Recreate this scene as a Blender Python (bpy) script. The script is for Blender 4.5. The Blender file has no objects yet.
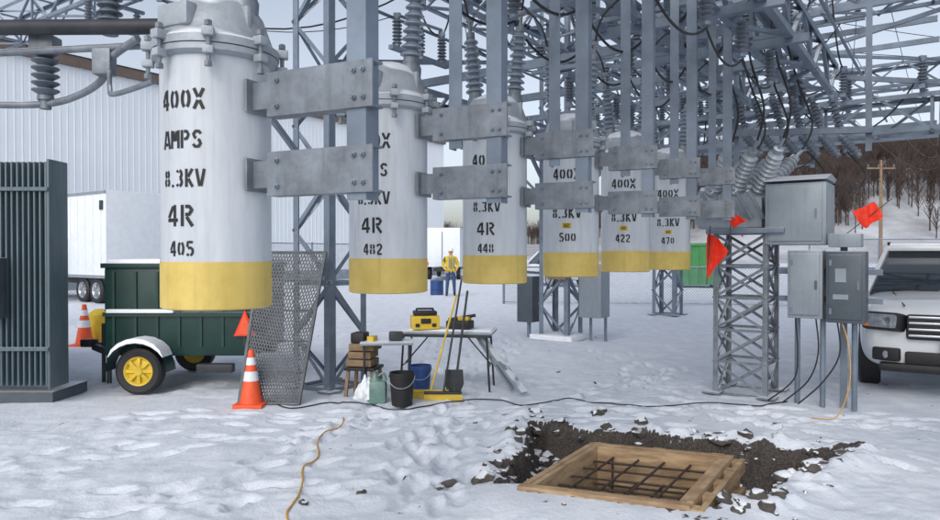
import bpy, bmesh, math, random
import numpy as np
from mathutils import Vector, Matrix
random.seed(7)
R = math.radians
scene = bpy.context.scene
D = Vector((.572, .820, 0)).normalized()
P = Vector((.820, -.572, 0)).normalized()
ANG = math.atan2(P.y, P.x)
UP = Vector((0, 0, 1))

# ---------------------------------------------------------------- materials
def mat(name, col, rough=.6, metal=0., var=.18, scale=6., bump=.08, bscale=None, snow=0., col2=None, coat=0., streak=None, grime=None):
    m = bpy.data.materials.new(name); m.use_nodes = True
    nt = m.node_tree; N = nt.nodes; L = nt.links
    b = N['Principled BSDF']
    b.inputs['Roughness'].default_value = rough
    b.inputs['Metallic'].default_value = metal
    if coat: b.inputs['Coat Weight'].default_value = coat
    tc = N.new('ShaderNodeTexCoord')
    mp = N.new('ShaderNodeMapping'); L.new(tc.outputs['Object'], mp.inputs['Vector'])
    if streak: mp.inputs['Scale'].default_value = streak
    n = N.new('ShaderNodeTexNoise'); n.inputs['Scale'].default_value = scale
    n.inputs['Detail'].default_value = 8; n.inputs['Roughness'].default_value = .65
    L.new(mp.outputs['Vector'], n.inputs['Vector'])
    r = N.new('ShaderNodeValToRGB')
    r.color_ramp.elements[0].position = .3; r.color_ramp.elements[1].position = .7
    a = [c * (1 - var) for c in col]; c2 = col2 if col2 else [min(1, c * (1 + var)) for c in col]
    r.color_ramp.elements[0].color = (*a, 1); r.color_ramp.elements[1].color = (*c2, 1)
    L.new(n.outputs['Fac'], r.inputs['Fac'])
    out = r.outputs['Color']
    if grime:
        mg = N.new('ShaderNodeMapping'); mg.inputs['Scale'].default_value = (22, 22, 1.6); L.new(tc.outputs['Object'], mg.inputs['Vector'])
        ng = N.new('ShaderNodeTexNoise'); ng.inputs['Scale'].default_value = 1.2; ng.inputs['Detail'].default_value = 7; L.new(mg.outputs[0], ng.inputs['Vector'])
        rg = N.new('ShaderNodeMapRange'); rg.inputs['From Min'].default_value = .54; rg.inputs['From Max'].default_value = .80; rg.inputs['To Max'].default_value = .6; L.new(ng.outputs['Fac'], rg.inputs['Value'])
        gx_ = N.new('ShaderNodeMix'); gx_.data_type = 'RGBA'; L.new(rg.outputs[0], gx_.inputs['Factor']); L.new(out, gx_.inputs['A']); gx_.inputs['B'].default_value = (*grime, 1)
        out = gx_.outputs['Result']
    if snow:
        g = N.new('ShaderNodeNewGeometry'); s = N.new('ShaderNodeSeparateXYZ'); L.new(g.outputs['Normal'], s.inputs[0])
        n2 = N.new('ShaderNodeTexNoise'); n2.inputs['Scale'].default_value = 5; L.new(tc.outputs['Object'], n2.inputs['Vector'])
        ad = N.new('ShaderNodeMath'); ad.operation = 'MULTIPLY_ADD'; ad.inputs[1].default_value = .9
        L.new(n2.outputs['Fac'], ad.inputs[0]); L.new(s.outputs['Z'], ad.inputs[2])
        mr = N.new('ShaderNodeMapRange'); mr.inputs['From Min'].default_value = 1.45 - snow; mr.inputs['From Max'].default_value = 1.55 - snow
        L.new(ad.outputs[0], mr.inputs['Value'])
        mx = N.new('ShaderNodeMix'); mx.data_type = 'RGBA'
        L.new(mr.outputs[0], mx.inputs['Factor']); L.new(out, mx.inputs['A']); mx.inputs['B'].default_value = (.78, .81, .86, 1)
        out = mx.outputs['Result']
    L.new(out, b.inputs['Base Color'])
    if bump:
        n3 = N.new('ShaderNodeTexNoise'); n3.inputs['Scale'].default_value = bscale or scale * 6; n3.inputs['Detail'].default_value = 5
        L.new(mp.outputs['Vector'], n3.inputs['Vector'])
        bp = N.new('ShaderNodeBump'); bp.inputs['Strength'].default_value = bump; bp.inputs['Distance'].default_value = .02
        L.new(n3.outputs['Fac'], bp.inputs['Height']); L.new(bp.outputs['Normal'], b.inputs['Normal'])
    return m

M_steel = mat('galvanised_steel', (.165, .205, .26), .5, .2, .28, 3, .05, snow=.35)
M_steel2 = mat('galvanised_far', (.24, .27, .31), .6, .1, .2, 3, 0, snow=.3)
M_plate = mat('galvanised_plate', (.19, .215, .245), .45, .35, .35, 7, .08, snow=.25, grime=(.09, .095, .10))
M_tank = mat('tank_paint', (.49, .53, .575), .42, 0, .09, 4, .03, streak=(3, 3, .6), col2=(.565, .60, .64), grime=(.33, .34, .33))
M_yel = mat('yellow_paint', (.60, .44, .10), .5, 0, .14, 6, .03, col2=(.68, .51, .14), grime=(.40, .30, .10))
M_stencil = mat('stencil_paint', (.010, .011, .014), .6, 0, .3, 40, 0)
M_head = mat('head_casting', (.33, .365, .40), .5, .15, .2, 8, .15, snow=.45)
M_ins = mat('porcelain_grey', (.19, .23, .28), .25, 0, .15, 5, 0, coat=.4, snow=.1)
M_insl = mat('porcelain_light', (.34, .38, .42), .25, 0, .15, 5, 0, coat=.4, snow=.1)
M_insd = mat('polymer_grey', (.12, .145, .18), .4, 0, .15, 5, 0)
M_blk = mat('black_rubber', (.012, .012, .014), .55, 0, .3, 12, .05)
M_dark = mat('dark_metal', (.035, .038, .045), .5, .3, .3, 8, .05)
M_mesh = mat('weathered_mesh', (.085, .095, .105), .5, .3, .3, 8, .05, snow=.2)
M_snow = mat('snow_cap', (.80, .83, .88), .8, 0, .04, 9, .5, 20)
M_cab = mat('cabinet_grey', (.25, .29, .33), .4, .15, .1, 5, .03, snow=.3, grime=(.17, .19, .21))
M_cabd = mat('cabinet_dark', (.08, .10, .12), .45, .2, .15, 5, .03, snow=.3)
M_trans = mat('transformer_paint', (.09, .13, .15), .5, 0, .2, 5, .04, streak=(4, 4, .4), snow=.2)
M_green = mat('trailer_green', (.006, .036, .030), .38, 0, .3, 4, .03, snow=.35)
M_orange = mat('cone_orange', (.80, .10, .03), .5, 0, .15, 8, .03)
M_flag = mat('flag_orange', (.90, .04, .01), .6, 0, .12, 8, .03)
M_white = mat('white_paint', (.72, .76, .80), .45, 0, .06, 5, .02)
M_whitecar = mat('car_paint', (.60, .63, .66), .25, 0, .06, 3, 0, coat=.6)
M_glass = mat('dark_glass', (.02, .028, .035), .08, 0, .3, 2, 0, coat=.5)
M_chrome = mat('chrome', (.5, .52, .54), .2, .9, .1, 5, 0)
M_lamp = mat('lamp_glass', (.30, .33, .37), .1, .3, .35, 25, 0, coat=1)
M_amber = mat('amber_lens', (.6, .18, .02), .2, 0, .2, 25, 0, coat=1)
M_wood = mat('form_timber', (.34, .21, .11), .75, 0, .38, 5, .25, streak=(1, 1, 6), col2=(.52, .37, .22))
M_wood2 = mat('weathered_timber', (.22, .15, .09), .8, 0, .3, 6, .25)
M_rust = mat('rusty_rebar', (.06, .042, .035), .8, .2, .35, 30, .3)
M_blue = mat('blue_plastic', (.02, .06, .20), .4, 0, .15, 8, 0)
M_yelp = mat('yellow_plastic', (.62, .43, .03), .4, 0, .2, 8, 0)
M_jug = mat('green_jug', (.14, .24, .21), .3, 0, .3, 8, 0)
M_fascia = mat('fascia_brown', (.15, .11, .09), .7, 0, .15, 3, 0)
M_cord = mat('cord_yellow', (.58, .33, .08), .6, 0, .2, 10, 0)
M_jacket = mat('jacket_yellow', (.62, .47, .03), .8, 0, .25, 14, .3)
M_jeans = mat('jeans_blue', (.035, .07, .16), .85, 0, .25, 14, .3)
M_skin = mat('skin', (.5, .28, .2), .6, 0, .1, 10, 0)
M_boot = mat('boots', (.04, .025, .018), .7, 0, .2, 10, 0)
M_hat = mat('hardhat_white', (.75, .75, .72), .3, 0, .04, 10, 0)
M_tree = mat('bare_wood', (.085, .062, .055), .9, 0, .35, .15, 0)
M_rock = mat('stone_dark', (.075, .066, .058), .9, 0, .35, 9, .4, 30, snow=.28)

# ---------------------------------------------------------------- mesh builder
class MB:
    def __init__(s): s.v = []; s.f = []; s.m = []; s.M = Matrix.Identity(4)
    def at(s, loc, ang=0.): s.M = Matrix.Translation(loc) @ Matrix.Rotation(ang, 4, 'Z'); return s
    def add(s, vs, fs, mi=0):
        o = len(s.v)
        for p in vs: s.v.append(tuple(s.M @ Vector(p)))
        for f in fs: s.f.append(tuple(i + o for i in f)); s.m.append(mi)
    def box(s, c, d, mi=0, rot=None):
        c = Vector(c); h = Vector(d) / 2
        vs = [Vector((x * h.x, y * h.y, z * h.z)) for x in (-1, 1) for y in (-1, 1) for z in (-1, 1)]
        if rot is not None: vs = [rot @ p for p in vs]
        s.add([c + p for p in vs], [(0, 1, 3, 2), (4, 6, 7, 5), (0, 4, 5, 1), (2, 3, 7, 6), (0, 2, 6, 4), (1, 5, 7, 3)], mi)
    def bbox(s, c, d, b=.02, mi=0, rot=None):
        bm = bmesh.new(); bmesh.ops.create_cube(bm, size=1)
        for v in bm.verts: v.co = Vector((v.co.x * d[0], v.co.y * d[1], v.co.z * d[2]))
        bmesh.ops.bevel(bm, geom=bm.edges[:], offset=b, segments=2, affect='EDGES', profile=.6)
        bm.verts.index_update()
        c = Vector(c)
        vs = [c + (rot @ v.co if rot is not None else v.co) for v in bm.verts]
        s.add(vs, [[v.index for v in f.verts] for f in bm.faces], mi); bm.free()
    def extr(s, p, q, prof, a, b, mi=0):
        p = Vector(p); q = Vector(q); n = len(prof)
        vs = [p + a * x + b * y for x, y in prof] + [q + a * x + b * y for x, y in prof]
        fs = [(i, (i + 1) % n, n + (i + 1) % n, n + i) for i in range(n)] + [tuple(range(n - 1, -1, -1)), tuple(range(n, 2 * n))]
        s.add(vs, fs, mi)
    def ang(s, p, q, w, t, a, mi=0, b=None):
        d = (Vector(q) - Vector(p)).normalized()
        a = (a - d * a.dot(d)).normalized()
        if b is None: b = d.cross(a)
        else: b = (b - d * b.dot(d) - a * b.dot(a)).normalized()
        s.extr(p, q, [(0, 0), (w, 0), (w, t), (t, t), (t, w), (0, w)], a, b, mi)
    def bar(s, p, q, w, h, mi=0, up=UP):
        d = (Vector(q) - Vector(p)).normalized()
        if abs(d.dot(up)) > .98: up = Vector((0, 1, 0))
        a = d.cross(up).normalized(); b = a.cross(d)
        s.extr(p, q, [(-w / 2, -h / 2), (w / 2, -h / 2), (w / 2, h / 2), (-w / 2, h / 2)], a, b, mi)
    def tube(s, p, q, r, r2=None, n=10, mi=0):
        p = Vector(p); q = Vector(q); s.lathe(p, q - p, [(r, 0), (r if r2 is None else r2, (q - p).length)], n, mi)
    def lathe(s, o, axis, prof, n=16, mi=0, cap=True):
        o = Vector(o); d = Vector(axis).normalized()
        a = d.orthogonal().normalized(); b = d.cross(a)
        vs = []; fs = []
        for r, h in prof:
            for k in range(n):
                t = 2 * math.pi * k / n
                vs.append(o + d * h + (a * math.cos(t) + b * math.sin(t)) * r)
        for i in range(len(prof) - 1):
            for k in range(n):
                fs.append((i * n + k, i * n + (k + 1) % n, (i + 1) * n + (k + 1) % n, (i + 1) * n + k))
        if cap:
            fs.append(tuple(range(n - 1, -1, -1))); fs.append(tuple(range((len(prof) - 1) * n, len(prof) * n)))
        s.add(vs, fs, mi)
    def poly(s, pts, r, n=6, mi=0):
        pts = [Vector(p) for p in pts]; vs = []; fs = []; prev = None
        for i, p in enumerate(pts):
            d = (pts[min(i + 1, len(pts) - 1)] - pts[max(i - 1, 0)]).normalized()
            a = d.orthogonal().normalized() if prev is None else (prev - d * prev.dot(d)).normalized()
            prev = a; b = d.cross(a)
            for k in range(n):
                t = 2 * math.pi * k / n; vs.append(p + (a * math.cos(t) + b * math.sin(t)) * r)
        for i in range(len(pts) - 1):
            for k in range(n): fs.append((i * n + k, i * n + (k + 1) % n, (i + 1) * n + (k + 1) % n, (i + 1) * n + k))
        fs.append(tuple(range(n - 1, -1, -1))); fs.append(tuple(range((len(pts) - 1) * n, len(pts) * n)))
        s.add(vs, fs, mi)
    def prism(s, pts, z0, z1, mi=0):
        n = len(pts); vs = [(x, y, z0) for x, y in pts] + [(x, y, z1) for x, y in pts]
        fs = [(i, (i + 1) % n, n + (i + 1) % n, n + i) for i in range(n)] + [tuple(range(n - 1, -1, -1)), tuple(range(n, 2 * n))]
        s.add(vs, fs, mi)
    def build(s, name, mats, parent=None, sharp=38):
        me = bpy.data.meshes.new(name); me.from_pydata(s.v, [], s.f)
        for m in mats: me.materials.append(m)
        me.polygons.foreach_set('material_index', s.m)
        me.polygons.foreach_set('use_smooth', [True] * len(s.f))
        me.update()
        bm = bmesh.new(); bm.from_mesh(me); bmesh.ops.recalc_face_normals(bm, faces=bm.faces[:]); bm.to_mesh(me); bm.free()
        me.set_sharp_from_angle(angle=R(sharp))
        o = bpy.data.objects.new(name, me); scene.collection.objects.link(o)
        if parent: o.parent = parent
        return o

def empty(name, loc=(0, 0, 0)):
    e = bpy.data.objects.new(name, None); e.empty_display_size = .3; scene.collection.objects.link(e); e.location = loc; return e
def sag(p, q, s, n=14):
    p = Vector(p); q = Vector(q)
    return [p.lerp(q, i / n) - UP * (4 * s * (i / n) * (1 - i / n)) for i in range(n + 1)]
def smooth_path(pts, n=6):
    pts = [Vector(p) for p in pts]; out = []
    for i in range(len(pts) - 1):
        p0 = pts[max(i - 1, 0)]; p1 = pts[i]; p2 = pts[i + 1]; p3 = pts[min(i + 2, len(pts) - 1)]
        for k in range(n):
            t = k / n
            out.append(.5 * ((2 * p1) + (p2 - p0) * t + (2 * p0 - 5 * p1 + 4 * p2 - p3) * t * t + (3 * p1 - p0 - 3 * p2 + p3) * t ** 3))
    out.append(pts[-1]); return out
def insul(mb, p, axis, L, rs=.06, rc=.03, n=7, seg=14, mi=0, mcap=1, taper=1.):
    p = Vector(p); ax = Vector(axis).normalized(); e = L * .08
    mb.lathe(p, ax, [(rc * 1.3, 0), (rc * 1.3, e)], seg, mcap)
    prof = []; q = (L - 2 * e) / n
    for i in range(n):
        z = e + i * q; k = 1 + (taper - 1) * i / n
        prof += [(rc * k, z), (rs * k, z + q * .18), (rs * k, z + q * .32), (rc * 1.15 * k, z + q * .78)]
    prof.append((rc * taper, L - e)); mb.lathe(p, ax, prof, seg, mi)
    mb.lathe(p + ax * (L - e), ax, [(rc * 1.2 * taper, 0), (rc * 1.2 * taper, e)], seg, mcap)

# ---------------------------------------------------------------- noise + ground
rs_ = np.random.RandomState(5); T = rs_.rand(256, 256)
def vn(x, y):
    xi = np.floor(x).astype(int); yi = np.floor(y).astype(int); fx = x - xi; fy = y - yi
    fx = fx * fx * (3 - 2 * fx); fy = fy * fy * (3 - 2 * fy); g = lambda a, b: T[a & 255, b & 255]
    return (g(xi, yi) * (1 - fx) + g(xi + 1, yi) * fx) * (1 - fy) + (g(xi, yi + 1) * (1 - fx) + g(xi + 1, yi + 1) * fx) * fy
def fbm(x, y, o=4):
    s = 0; a = .5; t = 0
    for i in range(o): s = s + a * vn(x * 2 ** i + 17 * i, y * 2 ** i + 31 * i); t += a; a *= .5
    return s / t
def sst(a, b, x): t = np.clip((x - a) / (b - a), 0, 1); return t * t * (3 - 2 * t)
FL = np.array([.32, 4.74]); E1 = np.array([.53, .848]); E2 = np.array([.94, -.342]); L1 = 1.31; L2 = 1.12
Minv = np.linalg.inv(np.array([[E2[0], E1[0]], [E2[1], E1[1]]]))
def fst(x, y): dx = x - FL[0]; dy = y - FL[1]; return Minv[0, 0] * dx + Minv[0, 1] * dy, Minv[1, 0] * dx + Minv[1, 1] * dy
def pit(x, y):
    s, t = fst(x, y); n = (fbm(x * 2.6, y * 2.6, 4) - .5)
    sd = np.maximum(np.maximum(-.20 - .30 * np.clip(t, 0, 2) - s, s - 1.22 - .32 * t), np.maximum(.10 - t, t - 1.86)) + n * .36 * sst(.0, .3, t)
    return sd, s, t
def gh(x, y):
    x = np.asarray(x, float); y = np.asarray(y, float)
    near = np.clip(1 - (np.hypot(x, y) - 15) / 30, .12, 1)
    h = .08 * (fbm(x * .45, y * .45, 3) - .5) + .055 * (fbm(x * 1.8, y * 1.8, 3) - .5) * near + .022 * (fbm(x * 8, y * 8, 4) - .5) * near * (.4 + 1.6 * sst(.4, .65, fbm(x * .8 + 5, y * .8, 2)))
    sd, s, t = pit(x, y)
    fl = sst(.6, .08, np.maximum(np.maximum(-s, s - L2), 0)) * sst(.7, .05, -t) * (t < .4)
    h = h * (1 - .8 * fl) + .045 * fl
    k = 1 - sst(-.09, .0, sd)
    lump = fbm(x * 6, y * 6, 4)
    rim = np.exp(-((sd - .14) / .17) ** 2) * sst(.1, .5, t)
    h = h + rim * (.035 + .15 * (lump - .3))
    h = h * (1 - k) + k * (-.42 + .26 * (lump - .5) + .12 * sst(-.35, -.1, sd))
    inside = (s > .02) & (s < L2 - .02) & (t > .03) & (t < L1 - .02)
    h = np.where(inside, np.minimum(h, -.30 + .06 * (lump - .5)), h)
    return h
def g1(x, y): return float(gh(np.array([x]), np.array([y]))[0])

def axis(lo, hi, step, far_lo, far_hi, gr=1.09):
    a = list(np.arange(lo, hi, step)); s = step; x = a[-1]
    while x < far_hi: s *= gr; x += s; a.append(x)
    s = step; x = a[0]; pre = []
    while x > far_lo: s *= gr; x -= s; pre.append(x)
    return np.array(pre[::-1] + a)
xs = axis(-4.6, 5.4, .026, -600, 600, 1.08); ys = axis(3.7, 10, .026, -20, 900, 1.07)
X, Y = np.meshgrid(xs, ys); H = gh(X, Y)
dents = []
paths = [[(-4, 5), (-2.5, 6.2), (-1, 6.8), (0, 7.2)], [(-2, 4), (-1.2, 6), (-.6, 7.6)], [(0, 4.4), (-.4, 6), (0, 8.5), (.5, 13)], [(3.5, 5), (3, 7), (2.4, 8.8), (2.5, 12)],
         [(-3.6, 7.2), (-1.5, 7), (1, 7.3), (3, 7.4)], [(0.2, 7.6), (-.3, 10), (-.7, 14)], [(2.5, 7), (4.4, 6.6), (5, 6)], [(-.5, 4.6), (-.3, 5.5), (.0, 6.7), (2.0, 7.2)], [(-3, 4.3), (-1, 5.3), (0, 6.8)], [(1, 8), (2.2, 9), (3, 10)], [(1, 7.1), (2.5, 7), (4.5, 7.2)]]
for pa in paths * 3:
    pts = smooth_path([(a + random.uniform(-.4, .4), b + random.uniform(-.4, .4), 0) for a, b in pa], 12)
    acc = 0; side = 1
    for i in range(1, len(pts)):
        acc += (pts[i] - pts[i - 1]).length
        if acc > .36:
            acc = 0; side = -side; d = (pts[i] - pts[i - 1]).normalized()
            dents.append((pts[i].x - d.y * .1 * side, pts[i].y + d.x * .1 * side, d.x, d.y))
DT = np.zeros_like(X)
for (cx, cy, dx, dy) in dents:
    ix = np.searchsorted(xs, [cx - .35, cx + .35]); iy = np.searchsorted(ys, [cy - .35, cy + .35])
    if ix[1] <= ix[0] or iy[1] <= iy[0]: continue
    sl = (slice(iy[0], iy[1]), slice(ix[0], ix[1])); u = (X[sl] - cx) * dx + (Y[sl] - cy) * dy; w = -(X[sl] - cx) * dy + (Y[sl] - cy) * dx
    q = (u / .15) ** 2 + (w / .06) ** 2
    DT[sl] = np.minimum(DT[sl] + .010 * np.exp(-((q ** .5 - 1.25) / .25) ** 2), .018); DT[sl] = DT[sl] - .036 * np.exp(-q * q)
sdp, sP, tP = pit(X, Y)
nearform = (sP > -.12) & (sP < L2 + .15) & (tP > -.35) & (tP < L1)
H = H + np.clip(DT, -.055, .02) * (sdp > .05) * (~nearform)
for off in (0, 1.5):
    w = (X - 1.2 - off) * .82 - (Y - 9) * .57 * 1.0
    rut = np.exp(-(w / .16) ** 2) * sst(8.6, 10, Y) * sst(40, 28, Y); H -= .035 * rut * (.5 + fbm(X * 4, Y * 4, 2))
gy, gx = np.gradient(H, ys, xs); slope = np.hypot(gx, gy)
lmp = fbm(X * 7 + 3, Y * 7, 4)
inpit = 1 - sst(-.02, .05, sdp)
dirt = inpit * np.clip(.22 + slope * .7 + 1.6 * (lmp - .5), 0, 1)
in_ = (sP > 0) & (sP < L2) & (tP > 0) & (tP < L1)
dirt = np.where(in_, np.clip(.55 + 1.6 * (lmp - .45), 0, 1), dirt)
dd = np.exp(-np.maximum(sdp, 0) / .25)
dirt = np.maximum(dirt, (sdp > 0) * sst(.78, .94, fbm(X * 6 + 9, Y * 6, 4) + .24 * dd) * .9)
dirt = np.maximum(dirt, np.clip(-DT - .02, 0, .03) / .03 * .10)
ny, nx = X.shape
me = bpy.data.meshes.new('snowy_ground')
co = np.stack([X.ravel(), Y.ravel(), H.ravel()], 1)
me.vertices.add(nx * ny); me.vertices.foreach_set('co', co.ravel())
idx = np.arange(nx * ny).reshape(ny, nx)
q = np.stack([idx[:-1, :-1], idx[:-1, 1:], idx[1:, 1:], idx[1:, :-1]], -1).reshape(-1, 4)
me.loops.add(q.size); me.loops.foreach_set('vertex_index', q.ravel())
me.polygons.add(len(q)); me.polygons.foreach_set('loop_start', np.arange(0, q.size, 4)); me.polygons.foreach_set('loop_total', np.full(len(q), 4))
me.update(); me.polygons.foreach_set('use_smooth', [True] * len(q))
at = me.attributes.new('dirt', 'FLOAT', 'POINT'); at.data.foreach_set('value', dirt.ravel().astype(np.float32))
ground = bpy.data.objects.new('snowy_ground', me); scene.collection.objects.link(ground)
m = bpy.data.materials.new('snow_and_gravel'); m.use_nodes = True; nt = m.node_tree; N = nt.nodes; L = nt.links; b = N['Principled BSDF']
tc = N.new('ShaderNodeTexCoord')
def noise_(sc, det=6, ro=.6):
    n = N.new('ShaderNodeTexNoise'); n.inputs['Scale'].default_value = sc; n.inputs['Detail'].default_value = det; n.inputs['Roughness'].default_value = ro
    L.new(tc.outputs['Object'], n.inputs['Vector']); return n
na = noise_(.9, 5); nb = noise_(26, 6, .7); nc = noise_(70, 3)
def math_(op, a, b_=None, c=None):
    k = N.new('ShaderNodeMath'); k.operation = op
    for i, v in enumerate((a, b_, c)):
        if v is None: continue
        if isinstance(v, (int, float)): k.inputs[i].default_value = v
        else: L.new(v, k.inputs[i])
    return k.outputs[0]
attr = N.new('ShaderNodeAttribute'); attr.attribute_name = 'dirt'
sp = math_('MULTIPLY_ADD', nb.outputs['Fac'], 1.5, math_('MULTIPLY_ADD', na.outputs['Fac'], .3, attr.outputs['Fac']))
mr = N.new('ShaderNodeMapRange'); mr.inputs['From Min'].default_value = 1.24; mr.inputs['From Max'].default_value = 1.42; L.new(sp, mr.inputs['Value'])
soil = N.new('ShaderNodeValToRGB'); soil.color_ramp.elements[0].position = .35; soil.color_ramp.elements[0].color = (.022, .019, .017, 1); soil.color_ramp.elements[1].position = .7; soil.color_ramp.elements[1].color = (.11, .094, .082, 1)
L.new(nc.outputs['Fac'], soil.inputs['Fac'])
snw = N.new('ShaderNodeValToRGB'); snw.color_ramp.elements[0].position = .3; snw.color_ramp.elements[0].color = (.60, .65, .73, 1); snw.color_ramp.elements[1].position = .65; snw.color_ramp.elements[1].color = (.76, .80, .86, 1)
nd = noise_(3.2, 8, .7); L.new(nd.outputs['Fac'], snw.inputs['Fac'])
mx = N.new('ShaderNodeMix'); mx.data_type = 'RGBA'; L.new(mr.outputs[0], mx.inputs['Factor']); L.new(snw.outputs[0], mx.inputs['A']); L.new(soil.outputs[0], mx.inputs['B'])
L.new(mx.outputs['Result'], b.inputs['Base Color']); b.inputs['Roughness'].default_value = .85
bp = N.new('ShaderNodeBump'); bp.inputs['Strength'].default_value = .5; bp.inputs['Distance'].default_value = .03
L.new(math_('ADD', nb.outputs['Fac'], math_('MULTIPLY', nd.outputs['Fac'], .8)), bp.inputs['Height']); L.new(bp.outputs['Normal'], b.inputs['Normal'])
me.materials.append(m)

mb = MB()
from mathutils import noise as mn
def rock(x, y, r, z=None):
    bm = bmesh.new(); bmesh.ops.create_icosphere(bm, subdivisions=2, radius=r)
    sx, sy, sz = random.uniform(.8, 1.4), random.uniform(.7, 1.1), random.uniform(.45, .8); o = random.random() * 50
    for v in bm.verts:
        k = 1 + .6 * mn.noise(v.co / r * 1.3 + Vector((o, 0, 0))); v.co = Vector((v.co.x * sx * k, v.co.y * sy * k, v.co.z * sz * k))
    bm.verts.index_update(); c = Vector((x, y, (g1(x, y) if z is None else z) + r * .1)); ro = Matrix.Rotation(random.random() * 6, 3, 'Z')
    mb.add([c + ro @ v.co for v in bm.verts], [[v.index for v in f.verts] for f in bm.faces]); bm.free()
cnt = 0
while cnt < 330:
    x = random.uniform(-.6, 3.4); y = random.uniform(4.2, 7.2)
    sd, s, t = [float(q[0]) for q in pit(np.array([x]), np.array([y]))]
    if -.05 < s < L2 + .05 and -.08 < t < L1 + .05: continue
    pr = math.exp(-abs(sd + .08) / .10) + .0012
    if t < .1: pr *= .2
    if random.random() < pr: rock(x, y, random.choice([.010, .014, .018, .02, .03, .035, .05, .07]) * random.uniform(.7, 1.2)); cnt += 1
for (x, y, r) in [(-.15, 5.05, .05), (-.22, 4.95, .04), (-.75, 4.8, .035), (1.3, 7.1, .09), (1.35, 7.15, .06), (-1.1, 4.6, .03), (1.68, 4.38, .05), (1.75, 4.45, .035)]: rock(x, y, r)
mb.build('excavated_stones', [M_rock], sharp=40)

# ---------------------------------------------------------------- formwork
mb = MB()
def st(s, t): q_ = FL + E2 * s + E1 * t; return (q_[0], q_[1])
def quad(s0, s1, t0, t1): return [st(s0, t0), st(s1, t0), st(s1, t1), st(s0, t1)]
zt = .07
for k, (a, bb) in enumerate([(0, .042), (.046, .088)]):
    z = zt - .006 * k; z0 = -.5
    mb.prism(quad(0, L2, a, bb), z0, z, 0); mb.prism(quad(0, L2, L1 - bb, L1 - a), z0, z - .003, 0)
    mb.prism(quad(a, bb, .09, L1 - .09), z0, z - .002, 0); mb.prism(quad(L2 - bb, L2 - a, .09, L1 - .09), z0, z + .002, 0)
for t in (-.002, .3, .62, .94, 1.22):
    mb.prism(quad(L2 + .003, L2 + .045, t, t + .09), -.45, zt - .02 + random.uniform(-.01, .01), 0)
mb.prism(quad(L2 + .047, L2 + .085, .0, 1.3), -.05, .05, 0)
mb.prism(quad(L2 + .047, L2 + .085, .02, 1.33), -.28, -.18, 0)
for s in (.02, .5, .95): mb.prism(quad(s, s + .09, L1 + .003, L1 + .045), -.45, zt - .01, 0)
for s in (.22, .42, .62, .82, .98):
    a = st(s, .095); c = st(s, L1 - .095)
    for z in (-.02, -.20): mb.tube((*a, z), (*c, z), .009, n=8, mi=1)
for t in (.22, .45, .68, .91, 1.12):
    a = st(.095, t); c = st(L2 - .095, t)
    for z in (-.038, -.218): mb.tube((*a, z), (*c, z), .009, n=8, mi=1)
for s in (.22, .98):
    for t in (.22, 1.12): a = st(s + .02, t + .02); mb.tube((*a, -.34), (*a, .0), .009, n=8, mi=1)
mb.build('wooden_foundation_form', [M_wood, M_rust])

# ---------------------------------------------------------------- stencil glyphs
def arc(cx, cy, rx, ry, a0, a1, n=9):
    return [(cx + rx * math.cos(R(a0 + (a1 - a0) * i / n)), cy + ry * math.sin(R(a0 + (a1 - a0) * i / n))) for i in range(n + 1)]
GL = {'0': [arc(.3, .5, .2, .42, 112, 248), arc(.3, .5, .2, .42, -68, 68)],
 '2': [[(.08, .72), (.13, .87), (.3, .92), (.46, .85), (.5, .68), (.4, .5), (.2, .28), (.1, .16)], [(.08, .07), (.55, .07)]],
 '4': [[(.42, 0), (.42, .20)], [(.42, .38), (.42, 1)], [(.33, .93), (.07, .40)], [(.02, .29), (.58, .29)]],
 '5': [[(.52, .92), (.13, .92), (.11, .60)], [(.16, .50), (.33, .57), (.48, .48), (.51, .28), (.42, .11), (.33, .07)], [(.22, .07), (.06, .15)]],
 '7': [[(.04, .92), (.56, .92)], [(.49, .82), (.26, 0)]],
 '8': [arc(.3, .73, .17, .19, 115, 245), arc(.3, .73, .17, .19, -65, 65), arc(.3, .27, .2, .20, 115, 245), arc(.3, .27, .2, .20, -65, 65)],
 '3': [arc(.27, .71, .2, .21, 150, 110, 3), arc(.27, .71, .2, .21, 80, -75), arc(.27, .28, .22, .22, 75, -80), arc(.27, .28, .22, .22, -110, -150, 3)],
 'X': [[(.05, 0), (.26, .43)], [(.55, 1), (.34, .57)], [(.05, 1), (.26, .57)], [(.34, .43), (.55, 0)]],
 'A': [[(.03, 0), (.235, 1)], [(.57, 0), (.365, 1)], [(.2, .25), (.4, .25)]],
 'M': [[(.05, 0), (.05, 1)], [(.55, 0), (.55, 1)], [(.17, .95), (.27, .4)], [(.43, .95), (.33, .4)]],
 'P': [[(.08, 0), (.08, 1)], [(.22, .92), (.4, .92), (.51, .74), (.4, .52), (.22, .5)]],
 'S': [[(.52, .78), (.42, .92), (.22, .92), (.09, .76), (.18, .58), (.25, .54)], [(.35, .48), (.43, .43), (.51, .26), (.4, .08), (.18, .08), (.07, .22)]],
 'K': [[(.08, 0), (.08, 1)], [(.52, 1), (.21, .55)], [(.23, .45), (.54, 0)]],
 'V': [[(.03, 1), (.25, .04)], [(.57, 1), (.35, .04)]],
 'R': [[(.08, 0), (.08, 1)], [(.22, .92), (.4, .92), (.51, .76), (.4, .56), (.22, .54)], [(.28, .44), (.54, 0)]],
 '.': [[(.3, 0), (.3, .15)]]}
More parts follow.
